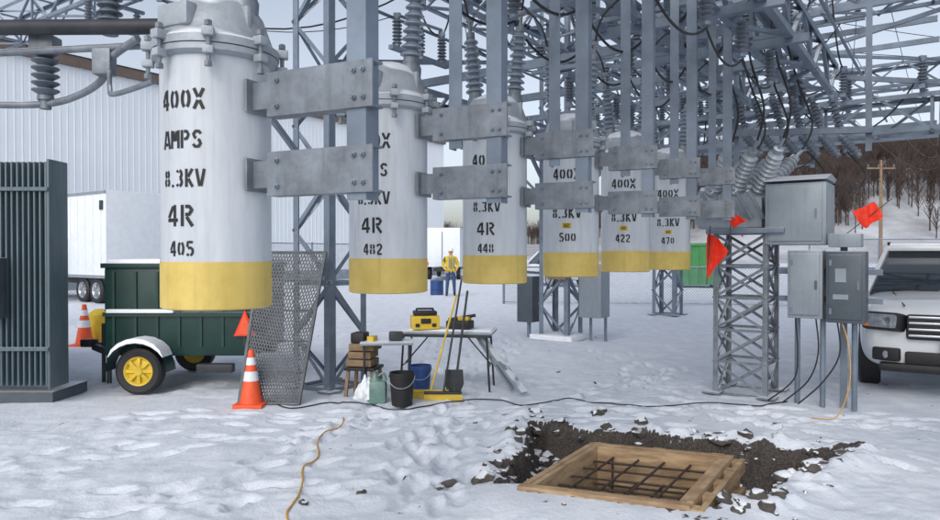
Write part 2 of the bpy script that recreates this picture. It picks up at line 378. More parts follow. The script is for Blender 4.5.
def stencil(mb, text, cx, cy, rad, az, zc, h, wfac=.62, adv=1.2, thick=.15, mi=0, off=.0018):
    cw = h * wfac; av = lambda c: (.55 if c == '.' else (.5 if c == ' ' else 1)) * cw * adv
    tot = sum(av(c) for c in text); x0 = -tot / 2
    for c in text:
        a = av(c)
        if c in GL:
            for pl in GL[c]:
                pts = [Vector((p[0] * cw / .6 + x0 + (a - cw) / 2, (p[1] - .5) * h)) for p in pl]
                dense = []
                for i in range(len(pts) - 1):
                    for k in range(3): dense.append(pts[i].lerp(pts[i + 1], k / 3))
                dense.append(pts[-1]); vs = []
                for i, p in enumerate(dense):
                    d = (dense[min(i + 1, len(dense) - 1)] - dense[max(i - 1, 0)]).normalized(); nn = Vector((-d.y, d.x)) * thick * h / 2
                    for sgn in (1, -1):
                        w = p + nn * sgn; th = az + w.x / rad
                        vs.append((cx + (rad + off) * math.cos(th), cy + (rad + off) * math.sin(th), zc + w.y))
                mb.add(vs, [(2 * i, 2 * i + 1, 2 * i + 3, 2 * i + 2) for i in range(len(dense) - 1)], mi)
        x0 += a

# ---------------------------------------------------------------- recloser tanks
TK = [(-1.055, 2.92, 1.425, '405'), (-.46, 3.95, 1.43, '482'), (.17, 4.8, 1.445, '448'), (.80, 5.55, 1.465, '500'), (1.42, 6.4, 1.48, '422'), (2.10, 7.4, 1.475, '470')]
UPT = [2.355, 2.425, 2.44, 2.455, 2.48, 2.52]; LOT = [2.045, 2.11, 2.11, 2.12, 2.145, 2.185]; REACH = [.80, .74, .70, .68, .66, .66]
AZ = R(-107); RT = .219
BD = Vector((.73, -.35, 0)).normalized(); BN = Vector((-.35, -.73, 0)).normalized(); BA = math.atan2(BD.y, BD.x)
ends = []
for i, (x, y, zb, num) in enumerate(TK):
    e = empty('oil_recloser')
    mb = MB(); seg = 64
    mb.lathe((x, y, zb), UP, [(RT - .012, 0), (RT + .001, .006), (RT + .001, .190)], seg, 1)
    mb.lathe((x, y, zb + .190), UP, [(RT, 0), (RT, .805)], seg, 0)
    mb.lathe((x, y, zb + .995), UP, [(RT + .012, 0), (RT + .03, .012), (RT + .03, .035)], seg, 2)
    mb.lathe((x, y, zb + 1.034), UP, [(RT + .034, 0), (RT + .034, .03), (RT + .012, .045), (RT - .005, .09), (RT - .03, .16), (RT - .07, .215), (RT - .13, .24), (.03, .25)], seg, 2)
    for k in range(8):
        t = 2 * math.pi * (k + .3) / 8; c = Vector((x + math.cos(t) * (RT + .045), y + math.sin(t) * (RT + .045), zb + 1.0)); ro = Matrix.Rotation(t, 3, 'Z')
        mb.bbox(c + Vector((0, 0, .065)), (.05, .045, .035), .006, 2, ro); mb.bbox(c + Vector((0, 0, -.005)), (.045, .04, .03), .006, 2, ro)
        mb.tube(c - UP * .055, c + UP * .11, .009, n=8, mi=3); mb.lathe(c - UP * .065, UP, [(.016, 0), (.016, .018)], 6, 3); mb.lathe(c + UP * .088, UP, [(.016, 0), (.016, .018)], 6, 3)
    for sg in (-1, 1):
        c = Vector((x, y, zb + 1.16)) + P * .19 * sg; mb.bbox(c, (.05, .02, .1), .006, 2, Matrix.Rotation(ANG, 3, 'Z'))
    mb.bbox(Vector((x, y, zb + 1.15)) + BN * .2, (.16, .06, .09), .012, 2, Matrix.Rotation(BA, 3, 'Z'))
    mb.build('tank', [M_tank, M_yel, M_head, M_plate], e)
    mb = MB()
    Z = lambda q_: q_ + (zb - 1.425) * .7
    if i < 3:
        rows = [('400X', 2.245, .080), ('AMPS', 2.09, .070), ('8.3KV', 1.94, .070), ('4R', 1.795, .083), (num, 1.667, .060)]
    else:
        rows = [('400X', 2.225, .085), ('AMPS', 2.09, .07), ('8.3KV', 1.93, .085), (num, 1.742, .070)]
        vs = []
        for k in range(7):
            th = AZ + (-.035 + .07 * k / 6) / RT
            for zz in (Z(1.81), Z(1.852)): vs.append((x + (RT + .001) * math.cos(th), y + (RT + .001) * math.sin(th), zz))
        mb.add(vs, [(2 * k, 2 * k + 1, 2 * k + 3, 2 * k + 2) for k in range(6)], 1)
        stencil(mb, '4R', x, y, RT, AZ, Z(1.831), .032, mi=0, off=.003)
    for tx, zz, hh in rows:
        wf = {'8.3KV': .47, '4R': .68, 'AMPS': .56}.get(tx, .54)
        stencil(mb, tx, x, y, RT, AZ + random.uniform(-.03, .03), Z(zz), hh, wfac=wf, thick=.165, adv=1.3 if tx == '8.3KV' else 1.2)
    mb.build('stencil_lettering', [M_stencil, M_yelp], e)
    mb = MB()
    for sg in (-1, 1):
        c = Vector((x, y, zb + 1.20)) + D * .10 * sg * .4 + P * .125 * sg
        ax = (UP + P * .10 * sg).normalized()
        mb.lathe(c, ax, [(.06, 0), (.06, .05), (.045, .08)], 20, 1)
        insul(mb, c + ax * .07, ax, .46, .064, .034, 9, 18, 0, 1, .75)
        tp = c + ax * .53
        mb.tube(tp, tp + ax * .1, .012, n=8, mi=1); mb.bbox(tp + ax * .09, (.05, .03, .03), .004, 1)
        mb.poly(smooth_path([tp + ax * .09, tp + ax * .3 + P * .05 * sg, tp + P * .35 * sg + UP * .6 + D * .1, tp + P * .4 * sg + UP * 1.0], 6), .008, 8, 2)
    mb.build('bushings', [M_ins, M_plate, M_blk], e)
    mb = MB(); c0 = Vector((x, y, 0)); s0 = RT - .01; s1 = REACH[i]
    for z1 in (UPT[i], LOT[i]):
        z0 = z1 - .172
        zc = (z0 + z1) / 2; h = z1 - z0; p = c0 + BD * (s0 + .10) + BN * .045 + UP * z0; q_ = c0 + BD * s1 + BN * .045 + UP * z0
        mb.extr(p, q_, [(0, 0), (-.07, 0), (-.07, .009), (-.009, .009), (-.009, h - .009), (-.07, h - .009), (-.07, h), (0, h)], BN, UP, 0)
        mb.box(c0 + BD * (s0 + .075) + BN * .035 + UP * zc, (.17, .012, h * .62), 0, Matrix.Rotation(BA, 3, 'Z'))
        mb.box(c0 + BD * (s0 + .02) + UP * zc, (.012, .15, h * .75), 0, Matrix.Rotation(BA, 3, 'Z'))
        for a_ in (.36, s1 - .08, s1 - .04):
            for zz in (-.05, .05):
                b0 = c0 + BD * a_ + BN * (.046) + UP * (zc + zz); mb.lathe(b0, BN, [(.011, 0), (.011, .008)], 6, 1); mb.lathe(b0 + BN * .008, BN, [(.006, 0), (.006, .01)], 6, 1)
    E = c0 + BD * (s1 - .035)
    ends.append(E)
    zl = LOT[i] - .20
    mb.ang(E - BD * .0 + BN * .034 + UP * zl, E + BN * .034 + UP * 4.2, .085, .009, -BD, 2, -BN)
    if i > 0:
        E2_ = c0 + BD * .40; mb.ang(E2_ + BN * .03 + UP * (UPT[i] - .22), E2_ + BN * .03 + UP * 4.2, .075, .008, BD, 2, -BN)
    mb.build('mounting_bracket', [M_plate, M_steel, M_steel], e)

# ---------------------------------------------------------------- steelwork
def truss(mb, S, E, n, leg, br, xb=False, mi=0, t=.008):
    S = [Vector(s) for s in S]; E = [Vector(e) for e in E]; cs = sum(S, Vector()) / 4
    for k in range(4):
        a = S[(k + 1) % 4] - S[k]; b_ = S[(k - 1) % 4] - S[k]; mb.ang(S[k], E[k], leg, t, a, mi, b_)
    for k in range(4):
        j = (k + 1) % 4; inn = (cs - (S[k] + S[j]) / 2).normalized() * (t + .003)
        for i in range(n):
            f0 = i / n; f1 = (i + 1) / n
            a0 = S[k].lerp(E[k], f0); a1 = S[k].lerp(E[k], f1); b0 = S[j].lerp(E[j], f0); b1 = S[j].lerp(E[j], f1)
            if (i + k) % 2: d1 = (a0, b1); d2 = (b0, a1)
            else: d1 = (b0, a1); d2 = (a0, b1)
            mb.ang(d1[0] + inn, d1[1] + inn, br, t * .7, (a1 - a0), mi, inn)
            if xb: mb.ang(d2[0] + inn * 2.2, d2[1] + inn * 2.2, br, t * .7, (a1 - a0), mi, inn)
            if i % 2 == 0 or xb: mb.ang(a0 + inn * 3.2, b0 + inn * 3.2, br, t * .7, (a1 - a0), mi, inn)
def column(mb, x, y, z0, z1, w, n, leg=.08, br=.045, xb=False, w1=None):
    h = w / 2; h1 = (w1 or w) / 2; c = Vector((x, y, 0))
    S = [c + P * a * h + D * b_ * h + UP * z0 for a, b_ in ((-1, -1), (1, -1), (1, 1), (-1, 1))]
    E = [c + P * a * h1 + D * b_ * h1 + UP * z1 for a, b_ in ((-1, -1), (1, -1), (1, 1), (-1, 1))]
    truss(mb, S, E, n, leg, br, xb)
    for s in S: mb.box(s + UP * .03, (.2, .2, .02), 0, Matrix.Rotation(ANG, 3, 'Z'))
def girder(mb, a, b_, z0, z1, w, n, leg=.07, br=.04, xb=False):
    a = Vector((a[0], a[1], 0)); b_ = Vector((b_[0], b_[1], 0)); s = (b_ - a).normalized().cross(UP) * w / 2
    truss(mb, [a - s + UP * z0, a + s + UP * z0, a + s + UP * z1, a - s + UP * z1], [b_ - s + UP * z0, b_ + s + UP * z0, b_ + s + UP * z1, b_ - s + UP * z1], n, leg, br, xb)
A0 = Vector((-1.72, 8.6, 0)); B0 = A0 + D * 6.1; C0 = B0 + D * 6.1; E0 = C0 + D * 6.1
st_ = empty('substation_steel_structure')
mb = MB()
for c in (A0, B0, C0): column(mb, c.x, c.y, 0, 8.2, .62, 13, .09, .05)
for c in (A0, B0, C0, E0):
    r = c + P * 7; column(mb, r.x, r.y, 0, 8.2, .62, 12, .09, .05)
l2 = A0 - P * 10.5; column(mb, l2.x, l2.y, 0, 8.2, .62, 12, .09, .05)
mb.build('lattice_columns', [M_steel], st_)
mb = MB()
for (z0, z1) in ((3.4, 3.95), (5.3, 5.85), (7.3, 7.85)):
    for a, b_ in ((A0, B0), (B0, C0)):
        girder(mb, a + D * .32, b_ - D * .32, z0, z1, .5, 9)
        if z0 > 4: girder(mb, a + P * 7 + D * .32, b_ + P * 7 - D * .32, z0, z1, .5, 9)
    girder(mb, B0 + P * .33, B0 + P * 6.7, z0, z1, .5, 9)
    if z0 > 4: girder(mb, C0 + P * .33, C0 + P * 6.7, z0, z1, .5, 9)
girder(mb, A0 + P * .33, A0 + P * 6.7, 4.75, 5.3, .5, 10)
girder(mb, A0 - P * .33, A0 - P * 10.2, 5.75, 6.3, .5, 14, .06, .035)
for f in (1.6, 3.2, 4.7, 7.7, 9.3, 10.8):
    c = A0 + D * f
    for z in (3.97, 5.88):
        mb.extr(c - P * 1.0 + UP * z, c + P * (4.6 if f < 6 else 6) + UP * z, [(0, 0), (.06, 0), (.06, .006), (.006, .006), (.006, .10), (.06, .10), (.06, .106), (0, .106)], D, UP, 0)
g0 = ends[0] - D * 1.4; g1_ = ends[5] + D * 3.5
girder(mb, g0 + P * .3, g1_ + P * .3, 3.75, 4.25, .45, 15)
girder(mb, g0 - P * .75, g1_ - P * .75, 3.75, 4.25, .45, 15)
for i, e in enumerate(ends):
    for dz in (3.70, 4.28): mb.ang(e - P * 1.1 + UP * dz + D * .05, e + P * .7 + UP * dz + D * .05, .08, .008, UP, 0, D)
for a, b_, z0, z1 in ((A0, B0, 3.95, 5.3), (B0, C0, 5.3, 3.95), (B0 + P * 0, B0 + P * 7, 3.9, 5.3), (B0 + P * 7, B0, 3.9, 5.3), (A0, A0 + P * 7, 5.2, 7),
                      (A0 + P * .0, B0 + P * 7, 5.6, 5.6), (B0, C0 + P * 7, 5.6, 5.6), (B0, A0 + P * 7, 5.5, 5.5)):
    mb.ang(a + UP * z0, b_ + UP * z1, .07, .007, UP, 0)
for c in (A0, B0, C0):
    for v in (D, -D, P, -P): mb.ang(c + v * .3 + UP * 2.6, c + v * 1.15 + UP * 3.4, .055, .006, UP, 0)
mb.build('lattice_girders', [M_steel], st_)

mb = MB()
def switch(c, d, L_=.9, flip=1, h=.36, rs=.062, tilt=0):
    c = Vector(c); d = d.normalized()
    mb.bar(c - d * (L_ / 2 + .12), c + d * (L_ / 2 + .12), .07, .05, 1)
    tops = []
    for s in (-1, 0, 1):
        if s == 0 and L_ < .7: continue
        p = c + d * s * L_ / 2 + UP * .03 * flip; ax = (UP * flip + d * tilt * s).normalized()
        insul(mb, p, ax, h, rs, .03, 7, 12, 0, 1); tops.append(p + ax * (h + .02))
    mb.bar(tops[0], tops[-1] + UP * .05, .03, .03, 1)
    mb.bbox(tops[0], (.09, .06, .05), .006, 1); mb.bbox(tops[-1], (.09, .06, .06), .006, 1)
    return tops[0], tops[-1]
tips = []
for f in (.9, 2.4, 3.9, 5.2, 7.2, 9.0, 10.8):
    c = A0 + D * f
    for k, off in enumerate((.7, 1.9, 3.1, 4.3)):
        if random.random() < .6: tips.append(switch(c + P * off + UP * 4.14, P if k % 2 else D, random.choice((.6, .9)), 1))
        if random.random() < .35: tips.append(switch(c + P * (off + .3) + UP * 3.92, D if k % 2 else P, .6, -1, .32))
        if random.random() < .4: tips.append(switch(c + P * off + UP * 6.06, P, .9, 1))
for f in np.linspace(.9, 5.9, 6): tips.append(switch(B0 + P * f + UP * 4.0, D, .6, 1, .38))
for f in (-5, -3, -1.5): tips.append(switch(A0 + P * f + UP * 5.7, D, .8, -1, .4))
for i, e in enumerate(ends):
    for o in (-.75, .3): insul(mb, e + P * o + UP * 3.72 + D * .3, -UP, .34, .058, .03, 7, 14, 0, 1); insul(mb, e + P * o + D * .45 + UP * 4.27, UP, .4, .058, .03, 7, 14, 0, 1)
mb.build('disconnect_switches', [M_insd, M_steel], st_)
mb = MB()
for k in range(40):
    a = random.choice(tips)[random.randint(0, 1)]; cand = sorted(tips, key=lambda t_: (t_[0] - a).length)[1:7]; b_ = random.choice(cand)[random.randint(0, 1)]
    if (a - b_).length > .3: mb.poly(sag(a, b_, random.uniform(.1, .45) * (a - b_).length ** .6), .012 if random.random() < .45 else .006, 6, 0)
for i in range(5):
    for o in (-.75, .3, -.2):
        a = ends[i] + P * o + UP * 3.36 + D * .3; b_ = ends[i + 1] + P * o + UP * 3.36 + D * .3; mb.poly(sag(a, b_, random.uniform(.05, .22)), .010, 6, 0)
for off in (.5, 1.6, 2.7, 3.8, 5):
    mb.tube(A0 + P * off + UP * 4.6 - D * 3, C0 + P * off + UP * 4.6, .022, n=8, mi=1)
for z, o in ((6.6, 0), (7.0, 1), (7.4, 2), (5.2, 3)):
    mb.poly(sag(C0 + P * (3 + o) + UP * z, Vector((26, 12 + 3 * o, z - .3)), .8, 20), .008, 6, 0)
    mb.poly(sag(C0 + P * (3 + o) + UP * z, Vector((40, 60, 9 + o)), 1.2, 20), .01, 6, 0)
mb.build('jumper_cables', [M_blk, M_steel], st_)

e = empty('pipe_bus_support'); mb = MB()
mb.tube((-3.2, 4.0, 2.93), (-1.45, 3.75, 2.86), .042, n=16, mi=2)
mb.tube((-3.4, 4.15, 2.80), (-1.7, 3.75, 2.76), .02, n=12, mi=1)
insul(mb, (-2.42, 4.0, 2.82), -UP, .30, .072, .036, 6, 22, 0, 1)
mb.bbox((-2.42, 4.0, 2.84), (.14, .1, .08), .01, 1); mb.tube((-2.42, 4, 2.52), (-2.42, 4, 2.47), .03, n=14, mi=1)
mb.poly(smooth_path([(-3.4, 4.1, 2.53), (-2.8, 4.02, 2.50), (-2.42, 4.0, 2.50), (-2.2, 3.95, 2.54), (-2.02, 3.85, 2.60), (-1.95, 3.8, 2.70), (-1.75, 3.7, 2.78)], 7), .02, 12, 1)
mb.poly(smooth_path([(-1.95, 3.8, 2.70), (-1.9, 3.7, 2.52), (-1.72, 3.4, 2.42), (-1.42, 3.15, 2.42)], 7), .013, 10, 1)
mb.bbox((-1.98, 3.8, 2.68), (.1, .08, .14), .01, 1)
insul(mb, (-2.0, 3.9, 2.86), UP, .34, .066, .034, 7, 20, 0, 1)
mb.ang((-3.2, 4.05, 2.9), (-3.2, 4.05, 4.3), .08, .008, P, 1); mb.ang((-1.5, 3.8, 2.8), (-1.5, 3.8, 4.3), .08, .008, P, 1)
mb.build('pipe_and_insulator', [M_insd, M_plate, M_dark], e)

# ---------------------------------------------------------------- control stand at right
e = empty('recloser_control_stand'); mb = MB()
column(mb, 3.26, 8.25, 0, 1.86, .60, 5, .055, .03, True)
mb.build('lattice_stand', [M_plate], e)
mb = MB(); mb.at((3.3, 8.2, 0), ANG)
mb.bbox((0, 0, 1.90), (.85, .75, .06), .01, 0)
mb.bbox((.52, 0, 2.08), (.62, .62, .68), .02, 1)
mb.bbox((.52, -.32, 2.08), (.54, .02, .60), .008, 1); mb.box((.73, -.335, 2.08), (.02, .02, .1), 0)
mb.extr((.2, 0, 2.44), (.84, 0, 2.44), [(-.36, 0), (.34, 0), (.34, .05), (-.05, .08)], Vector((0, 1, 0)), UP, 1)
mb.bbox((.66, -.42, 1.32), (.34, .26, .72), .015, 1); mb.bbox((.66, -.56, 1.32), (.28, .02, .64), .006, 1)
mb.bbox((1.04, -.40, 1.30), (.36, .30, .74), .015, 2); mb.bbox((1.04, -.56, 1.30), (.30, .02, .66), .006, 2)
for zz in (1.05, 1.55):
    mb.box((.535, -.565, zz), (.025, .02, .06), 0); mb.box((.905, -.565, zz), (.025, .02, .06), 0)
mb.box((.77, -.575, 1.32), (.02, .02, .09), 2); mb.box((1.16, -.575, 1.32), (.02, .02, .09), 0)
mb.box((1.0, -.575, 1.42), (.1, .01, .14), 1); mb.box((1.0, -.575, 1.2), (.14, .01, .05), 1)
mb.box((.85, -.26, 1.45), (1.0, .05, .06), 0); mb.box((.85, -.26, 1.15), (1.0, .05, .06), 0)
for x in (.55, .8, 1.1): mb.tube((x, -.30, 0), (x, -.30, 1.0), .028, n=10, mi=0)
mb.ang((.95, -.2, 0), (.95, -.2, 1.75), .07, .008, Vector((1, 0, 0)), 0)
mb.bbox((1.02, -.35, 1.78), (.3, .25, .14), .01, 1)
for k in range(3):
    x = .55 + .2 * k; mb.poly(smooth_path([(x, -.42, .95), (x + .03, -.46, .6), (x - .06 * k, -.5, .3), (x - .25 - .05 * k, -.55, .05)], 6), .008, 8, 3)
mb.poly(smooth_path([(1.0, -.5, .95), (1.08, -.6, .7), (1.1, -.7, .35), (1.0, -.8, .02), (.8, -1.0, .015)], 7), .006, 8, 4)
mb.build('cabinets', [M_steel, M_cab, M_cabd, M_blk, M_cord], e)
mb = MB(); mb.at((3.2, 8.3, 0), ANG)
mb.bbox((-.1, .1, 2.12), (.75, .42, .36), .04, 1)
mb.lathe((-.5, .1, 2.3), (1, 0, 0), [(.12, 0), (.16, .03), (.16, .8), (.12, .83)], 24, 1)
for k in range(3):
    for sg in (-1, 1):
        p = Vector((-.34 + .27 * k, .1 + .08 * sg, 2.36)); ax = Vector((.45, .58 * sg, .66)).normalized()
        insul(mb, p, ax, .66, .10, .055, 9, 22, 0, 1, .85); mb.tube(p + ax * .66, p + ax * .80, .018, n=8, mi=1)
        mb.poly(smooth_path([p + ax * .78, p + ax * 1.0 + UP * .2, p + Vector((.3, .5 * sg, 1.4)), p + Vector((.2, .3 * sg, 1.9))], 6), .012, 8, 2)
for k in range(6):
    p = Vector((-.35 + .13 * k, -.15, 2.05)); mb.tube(p, p + Vector((-.12, -.25, .3)), .02, n=8, mi=1)
mb.build('vacuum_recloser', [M_insl, M_cab, M_blk], e)
mb = MB()
for k in range(6):
    c = Vector((3.65 + .19 * k, 9.3 - .12 * k, 3.3 - .02 * k)); insul(mb, c, (-.35, -.1, .93), .42, .062, .03, 7, 14, 0, 1)
    insul(mb, c + UP * -.1, (.3, -.4, -.6), .36, .058, .03, 6, 14, 0, 1)
    if k % 2 == 0: mb.poly(smooth_path([c + Vector((.2, -.25, -.33)), c + Vector((.4, -.3, -.6)), c + Vector((.25, -.4, -1.0 + .05 * k)), (4.05 + .05 * k, 8.0 - .03 * k, 2.45)], 6), .012, 8, 2)
mb.bar((3.5, 9.4, 3.25), (4.9, 8.52, 3.15), .08, .08, 1)
mb.ang((3.55, 9.45, 2.2), (3.55, 9.45, 5), .07, .008, P, 1); mb.ang((4.85, 8.6, 2.9), (4.85, 8.6, 5), .07, .008, P, 1)
mb.build('insulator_rack', [M_insd, M_steel, M_blk], e)

def flag(name, pole, pts):
    mb = MB(); mb.tube(pole[0], pole[1], .005, n=6, mi=1)
    a, b_, c, d = [Vector(p) for p in pts]; n = 8; vs = []
    for i in range(n + 1):
        for j in range(n + 1):
            u = i / n; v = j / n; p = a.lerp(b_, u).lerp(d.lerp(c, u), v); p += Vector((0, .03 * math.sin(u * 9 + v * 4), .012 * math.sin(v * 6 + u * 2))); vs.append(p)
    mb.add(vs, [(i * (n + 1) + j, (i + 1) * (n + 1) + j, (i + 1) * (n + 1) + j + 1, i * (n + 1) + j + 1) for i in range(n) for j in range(n)], 0)
    mb.build(name, [M_flag, M_dark])
flag('marker_flag', ((2.62, 7.75, 1.3), (2.66, 7.75, 1.95)), [(2.63, 7.75, 1.87), (2.74, 7.72, 1.80), (2.85, 7.7, 1.66), (2.62, 7.75, 1.36)])
flag('marker_flag', ((2.86, 7.75, 1.7), (2.9, 7.75, 2.1)), [(2.84, 7.7, 2.02), (2.95, 7.72, 2.06), (3.06, 7.7, 2.0), (2.92, 7.75, 1.93)])
flag('marker_flag', ((4.15, 7.72, 1.86), (4.58, 7.6, 2.24)), [(4.2, 7.68, 2.10), (4.43, 7.66, 2.20), (4.50, 7.62, 2.03), (4.32, 7.66, 1.92)])

# ---------------------------------------------------------------- transformer radiator
mb = MB(); mb.at((-.22, -.02, 0))
for k in range(28):
    x = -6.1 + k * .062; mb.bbox((x, 7.83, 1.42), (.022, .30, 2.46), .008, 0)
mb.box((-5.25, 8.02, 1.40), (1.70, .06, 2.44), 0)
mb.tube((-6.2, 7.85, 2.60), (-4.40, 7.85, 2.60), .05, n=14, mi=0); mb.tube((-6.2, 7.85, .26), (-4.40, 7.85, .26), .05, n=14, mi=0)
mb.bbox((-4.40, 7.86, 1.42), (.03, .36, 2.52), .008, 0)
mb.bbox((-6.9, 9.2, 1.4), (2.6, 1.6, 2.4), .03, 0)
mb.bbox((-5.02, 7.58, 1.27), (.36, .16, .66), .01, 1)
for z in (2.35, .6): mb.box((-5.25, 7.665, z), (1.72, .02, .04), 0)
mb.box((-5.6, 8.1, .05), (2.4, .7, .12), 1)
mb.build('power_transformer', [M_trans, M_cabd])

# ---------------------------------------------------------------- wheels
def wheel(mb, c, ax, r, w, mt, mrim, spokes=True):
    c = Vector(c); ax = Vector(ax).normalized(); o = c - ax * w / 2
    mb.lathe(o, ax, [(r * .60, w * .3), (r * .62, .01), (r * .9, 0), (r, w * .12), (r * 1.0, w * .88), (r * .9, w), (r * .64, w - .008), (r * .60, w * .7)], 32, mt, cap=False)
    mb.lathe(o, ax, [(r * .61, w * .2), (r * .635, w - .008), (r * .58, w - .014), (r * .50, w - .05), (r * .3, w - .045), (r * .2, w - .025), (r * .18, w - .005), (.01, w - .004)], 32, mrim)
    if spokes:
        a = ax.orthogonal().normalized(); b_ = ax.cross(a)
        for k in range(8):
            t = k * math.pi / 4; d = a * math.cos(t) + b_ * math.sin(t); mb.bar(o + ax * (w - .03) + d * r * .15, o + ax * (w - .035) + d * r * .58, .05 * r / .35, .03, mrim, ax)
mb = MB(); mb.at((-.09, 0, 0))
x0, x1, y0, y1 = -4.28, -2.48, 8.35, 9.7
mb.bbox(((x0 + x1) / 2, (y0 + y1) / 2, .95), (x1 - x0, y1 - y0, 1.06), .03, 0)
mb.bbox(((x0 + x1) / 2, (y0 + y1) / 2, 1.50), (x1 - x0 + .06, y1 - y0 + .06, .06), .01, 0)
mb.bbox(((x0 + x1) / 2, (y0 + y1) / 2, 1.545), (x1 - x0 - .02, y1 - y0 - .02, .07), .03, 2)
for k in range(7): mb.box((x0 + .12 + k * .26, y0 - .008, .98), (.03, .02, .9), 0)
mb.box(((x0 + x1) / 2, y0 - .02, .92), (x1 - x0, .04, .05), 0); mb.bbox(((x0 + .45), y0 - .03, .96), (.8, .07, .045), .012, 2)
mb.bar((x0 - .02, 8.9, .44), (x1 + .1, 8.9, .44), .1, .1, 1)
mb.bar((x0, 8.55, .42), (-4.75, 9.0, .45), .06, .08, 1); mb.bar((x0, 9.5, .42), (-4.75, 9.05, .45), .06, .08, 1); mb.bbox((-4.82, 9.02, .49), (.2, .1, .1), .02, 1)
mb.tube((-4.6, 8.95, .0), (-4.6, 8.95, .75), .025, n=8, mi=1); mb.tube((-4.35, 8.6, .05), (-4.35, 8.6, .45), .03, n=8, mi=1)
for xc in (-3.78,):
    wheel(mb, (xc, 8.22, .27), (0, -1, 0), .27, .17, 3, 4)
    wheel(mb, (xc, 9.85, .27), (0, 1, 0), .27, .17, 3, 4)
    vs = []; n = 12
    for k in range(n + 1):
        t = math.pi * k / n
        for yy in (8.08, 8.34): vs.append((xc - .36 * math.cos(t), yy, .27 + .33 * math.sin(t)))
    mb.add(vs, [(2 * k, 2 * k + 1, 2 * k + 3, 2 * k + 2) for k in range(n)], 0)
    sv = []
    for k in range(2, n - 1):
        t = math.pi * k / n; th = .05 * math.sin(math.pi * (k - 2) / (n - 4)) ** .6 + .004
        for yy in (8.07, 8.34):
            for rr2 in (0, th): sv.append((xc - (.365 + rr2) * math.cos(t), yy, .275 + (.335 + rr2) * math.sin(t)))
    m_ = len(sv) // 4; fs = []
    for k in range(m_ - 1):
        o = 4 * k; fs += [(o, o + 1, o + 5, o + 4), (o + 1, o + 3, o + 7, o + 5), (o + 3, o + 2, o + 6, o + 7)]
    mb.add(sv, fs, 2)
mb.bbox((-2.9, 8.22, .30), (.42, .12, .1), .01, 1)
mb.add([(-2.68, 8.29, .68), (-2.48, 8.27, .68), (-2.58, 8.28, .94)], [(0, 1, 2)], 5)
mb.add([(-2.715, 8.30, .665), (-2.445, 8.285, .665), (-2.58, 8.29, .975)], [(0, 1, 2)], 6)
mb.build('cargo_trailer', [M_green, M_dark, M_snow, M_blk, M_yelp, M_orange, M_flag])

# ---------------------------------------------------------------- cones
def cone(x, y, h, dz=0):
    mb = MB(); z = g1(x, y) + dz + .0
    mb.bbox((x, y, z + .02), (h * .52, h * .52, .04), .01, 0)
    def rr(f): return h * (.2 - .155 * f)
    segs = [(0, .42, 0), (.42, .60, 1), (.60, .72, 0), (.72, .86, 1), (.86, 1, 0)]
    for a, b_, mi in segs:
        mb.lathe((x, y, z + .04 + a * h * .94), UP, [(rr(a) + mi * .002, 0), (rr(b_) + mi * .002, (b_ - a) * h * .94)], 28, mi, cap=(b_ == 1))
    mb.build('traffic_cone', [M_orange, M_white])
cone(-2.35, 7.5, .60); cone(-6.95, 12.6, .75)
mb = MB(); mb.lathe((-6.95, 13.1, 0), UP, [(.2, 0), (.22, .1), (.21, .5), (.08, .6)], 18, 0); mb.build('yellow_drum', [M_yelp])

# ---------------------------------------------------------------- expanded metal panel
mb = MB(); p00 = Vector((-2.5, 7.55, .02)); p10 = Vector((-1.84, 7.5, .02)); p01 = Vector((-2.42, 8.1, 1.66)); p11 = Vector((-1.66, 8.05, 1.66))
def pp(u, v): return p00.lerp(p10, u).lerp(p01.lerp(p11, u), v)
for a, b_ in ((p00, p10), (p10, p11), (p11, p01), (p01, p00)): mb.bar(a, b_, .03, .025, 0)
nu = 22; nv = 46
for i in range(-nv, nu + nv):
    for sg in (1, -1):
        u0 = (i + .5) / nu; u1 = u0 + sg * 1.0
        t0, t1 = sorted(((0 - u0) / (u1 - u0), (1 - u0) / (u1 - u0))); t0 = max(0, t0); t1 = min(1, t1)
        if t1 - t0 > .01: mb.bar(pp(u0 + sg * t0, t0) + Vector((0, -.003 * sg, 0)), pp(u0 + sg * t1, t1) + Vector((0, -.003 * sg, 0)), .013, .006, 0, Vector((0, 1, 0)))
for j in range(1, 5): mb.bar(pp(0, j / 5) + Vector((0, .02, 0)), pp(1, j / 5) + Vector((0, .02, 0)), .02, .02, 0)
mb.build('expanded_metal_panel', [M_mesh])

# ---------------------------------------------------------------- table, tools
mb = MB(); mb.at((-.27, 8.55, 0), R(-8))
mb.bbox((0, 0, .70), (1.15, .55, .03), .006, 0); mb.box((0, -.26, .67), (1.1, .02, .04), 1); mb.bbox((.05, .05, .722), (1.0, .4, .014), .006, 2)
for sx in (-1, 1):
    for sy in (-1, 1): mb.tube((sx * .5, sy * .22, .68), (sx * .54, sy * .24, 0), .013, n=8, mi=1)
    mb.tube((sx * .52, -.23, .3), (sx * .52, .23, .3), .009, n=8, mi=1)
    mb.tube((sx * .53, 0, .3), (sx * .2, 0, .68), .009, n=8, mi=1)
mb.build('folding_table', [M_cab, M_dark, M_snow])
mb = MB(); mb.at((-.55, 8.5, .735), R(10))
mb.bbox((0, 0, .08), (.34, .24, .16), .02, 0); mb.bbox((0, 0, .19), (.28, .2, .05), .015, 1); mb.tube((-.1, 0, .24), (.1, 0, .24), .012, n=8, mi=1)
mb.tube((-.1, 0, .2), (-.1, 0, .245), .012, n=8, mi=1); mb.tube((.1, 0, .2), (.1, 0, .245), .012, n=8, mi=1); mb.bbox((0, -.125, .1), (.12, .02, .06), .005, 1)
mb.bbox((-.1, -.125, .05), (.05, .02, .04), .005, 1); mb.bbox((.1, -.125, .05), (.05, .02, .04), .005, 1)
mb.build('yellow_tool_case', [M_yelp, M_blk])
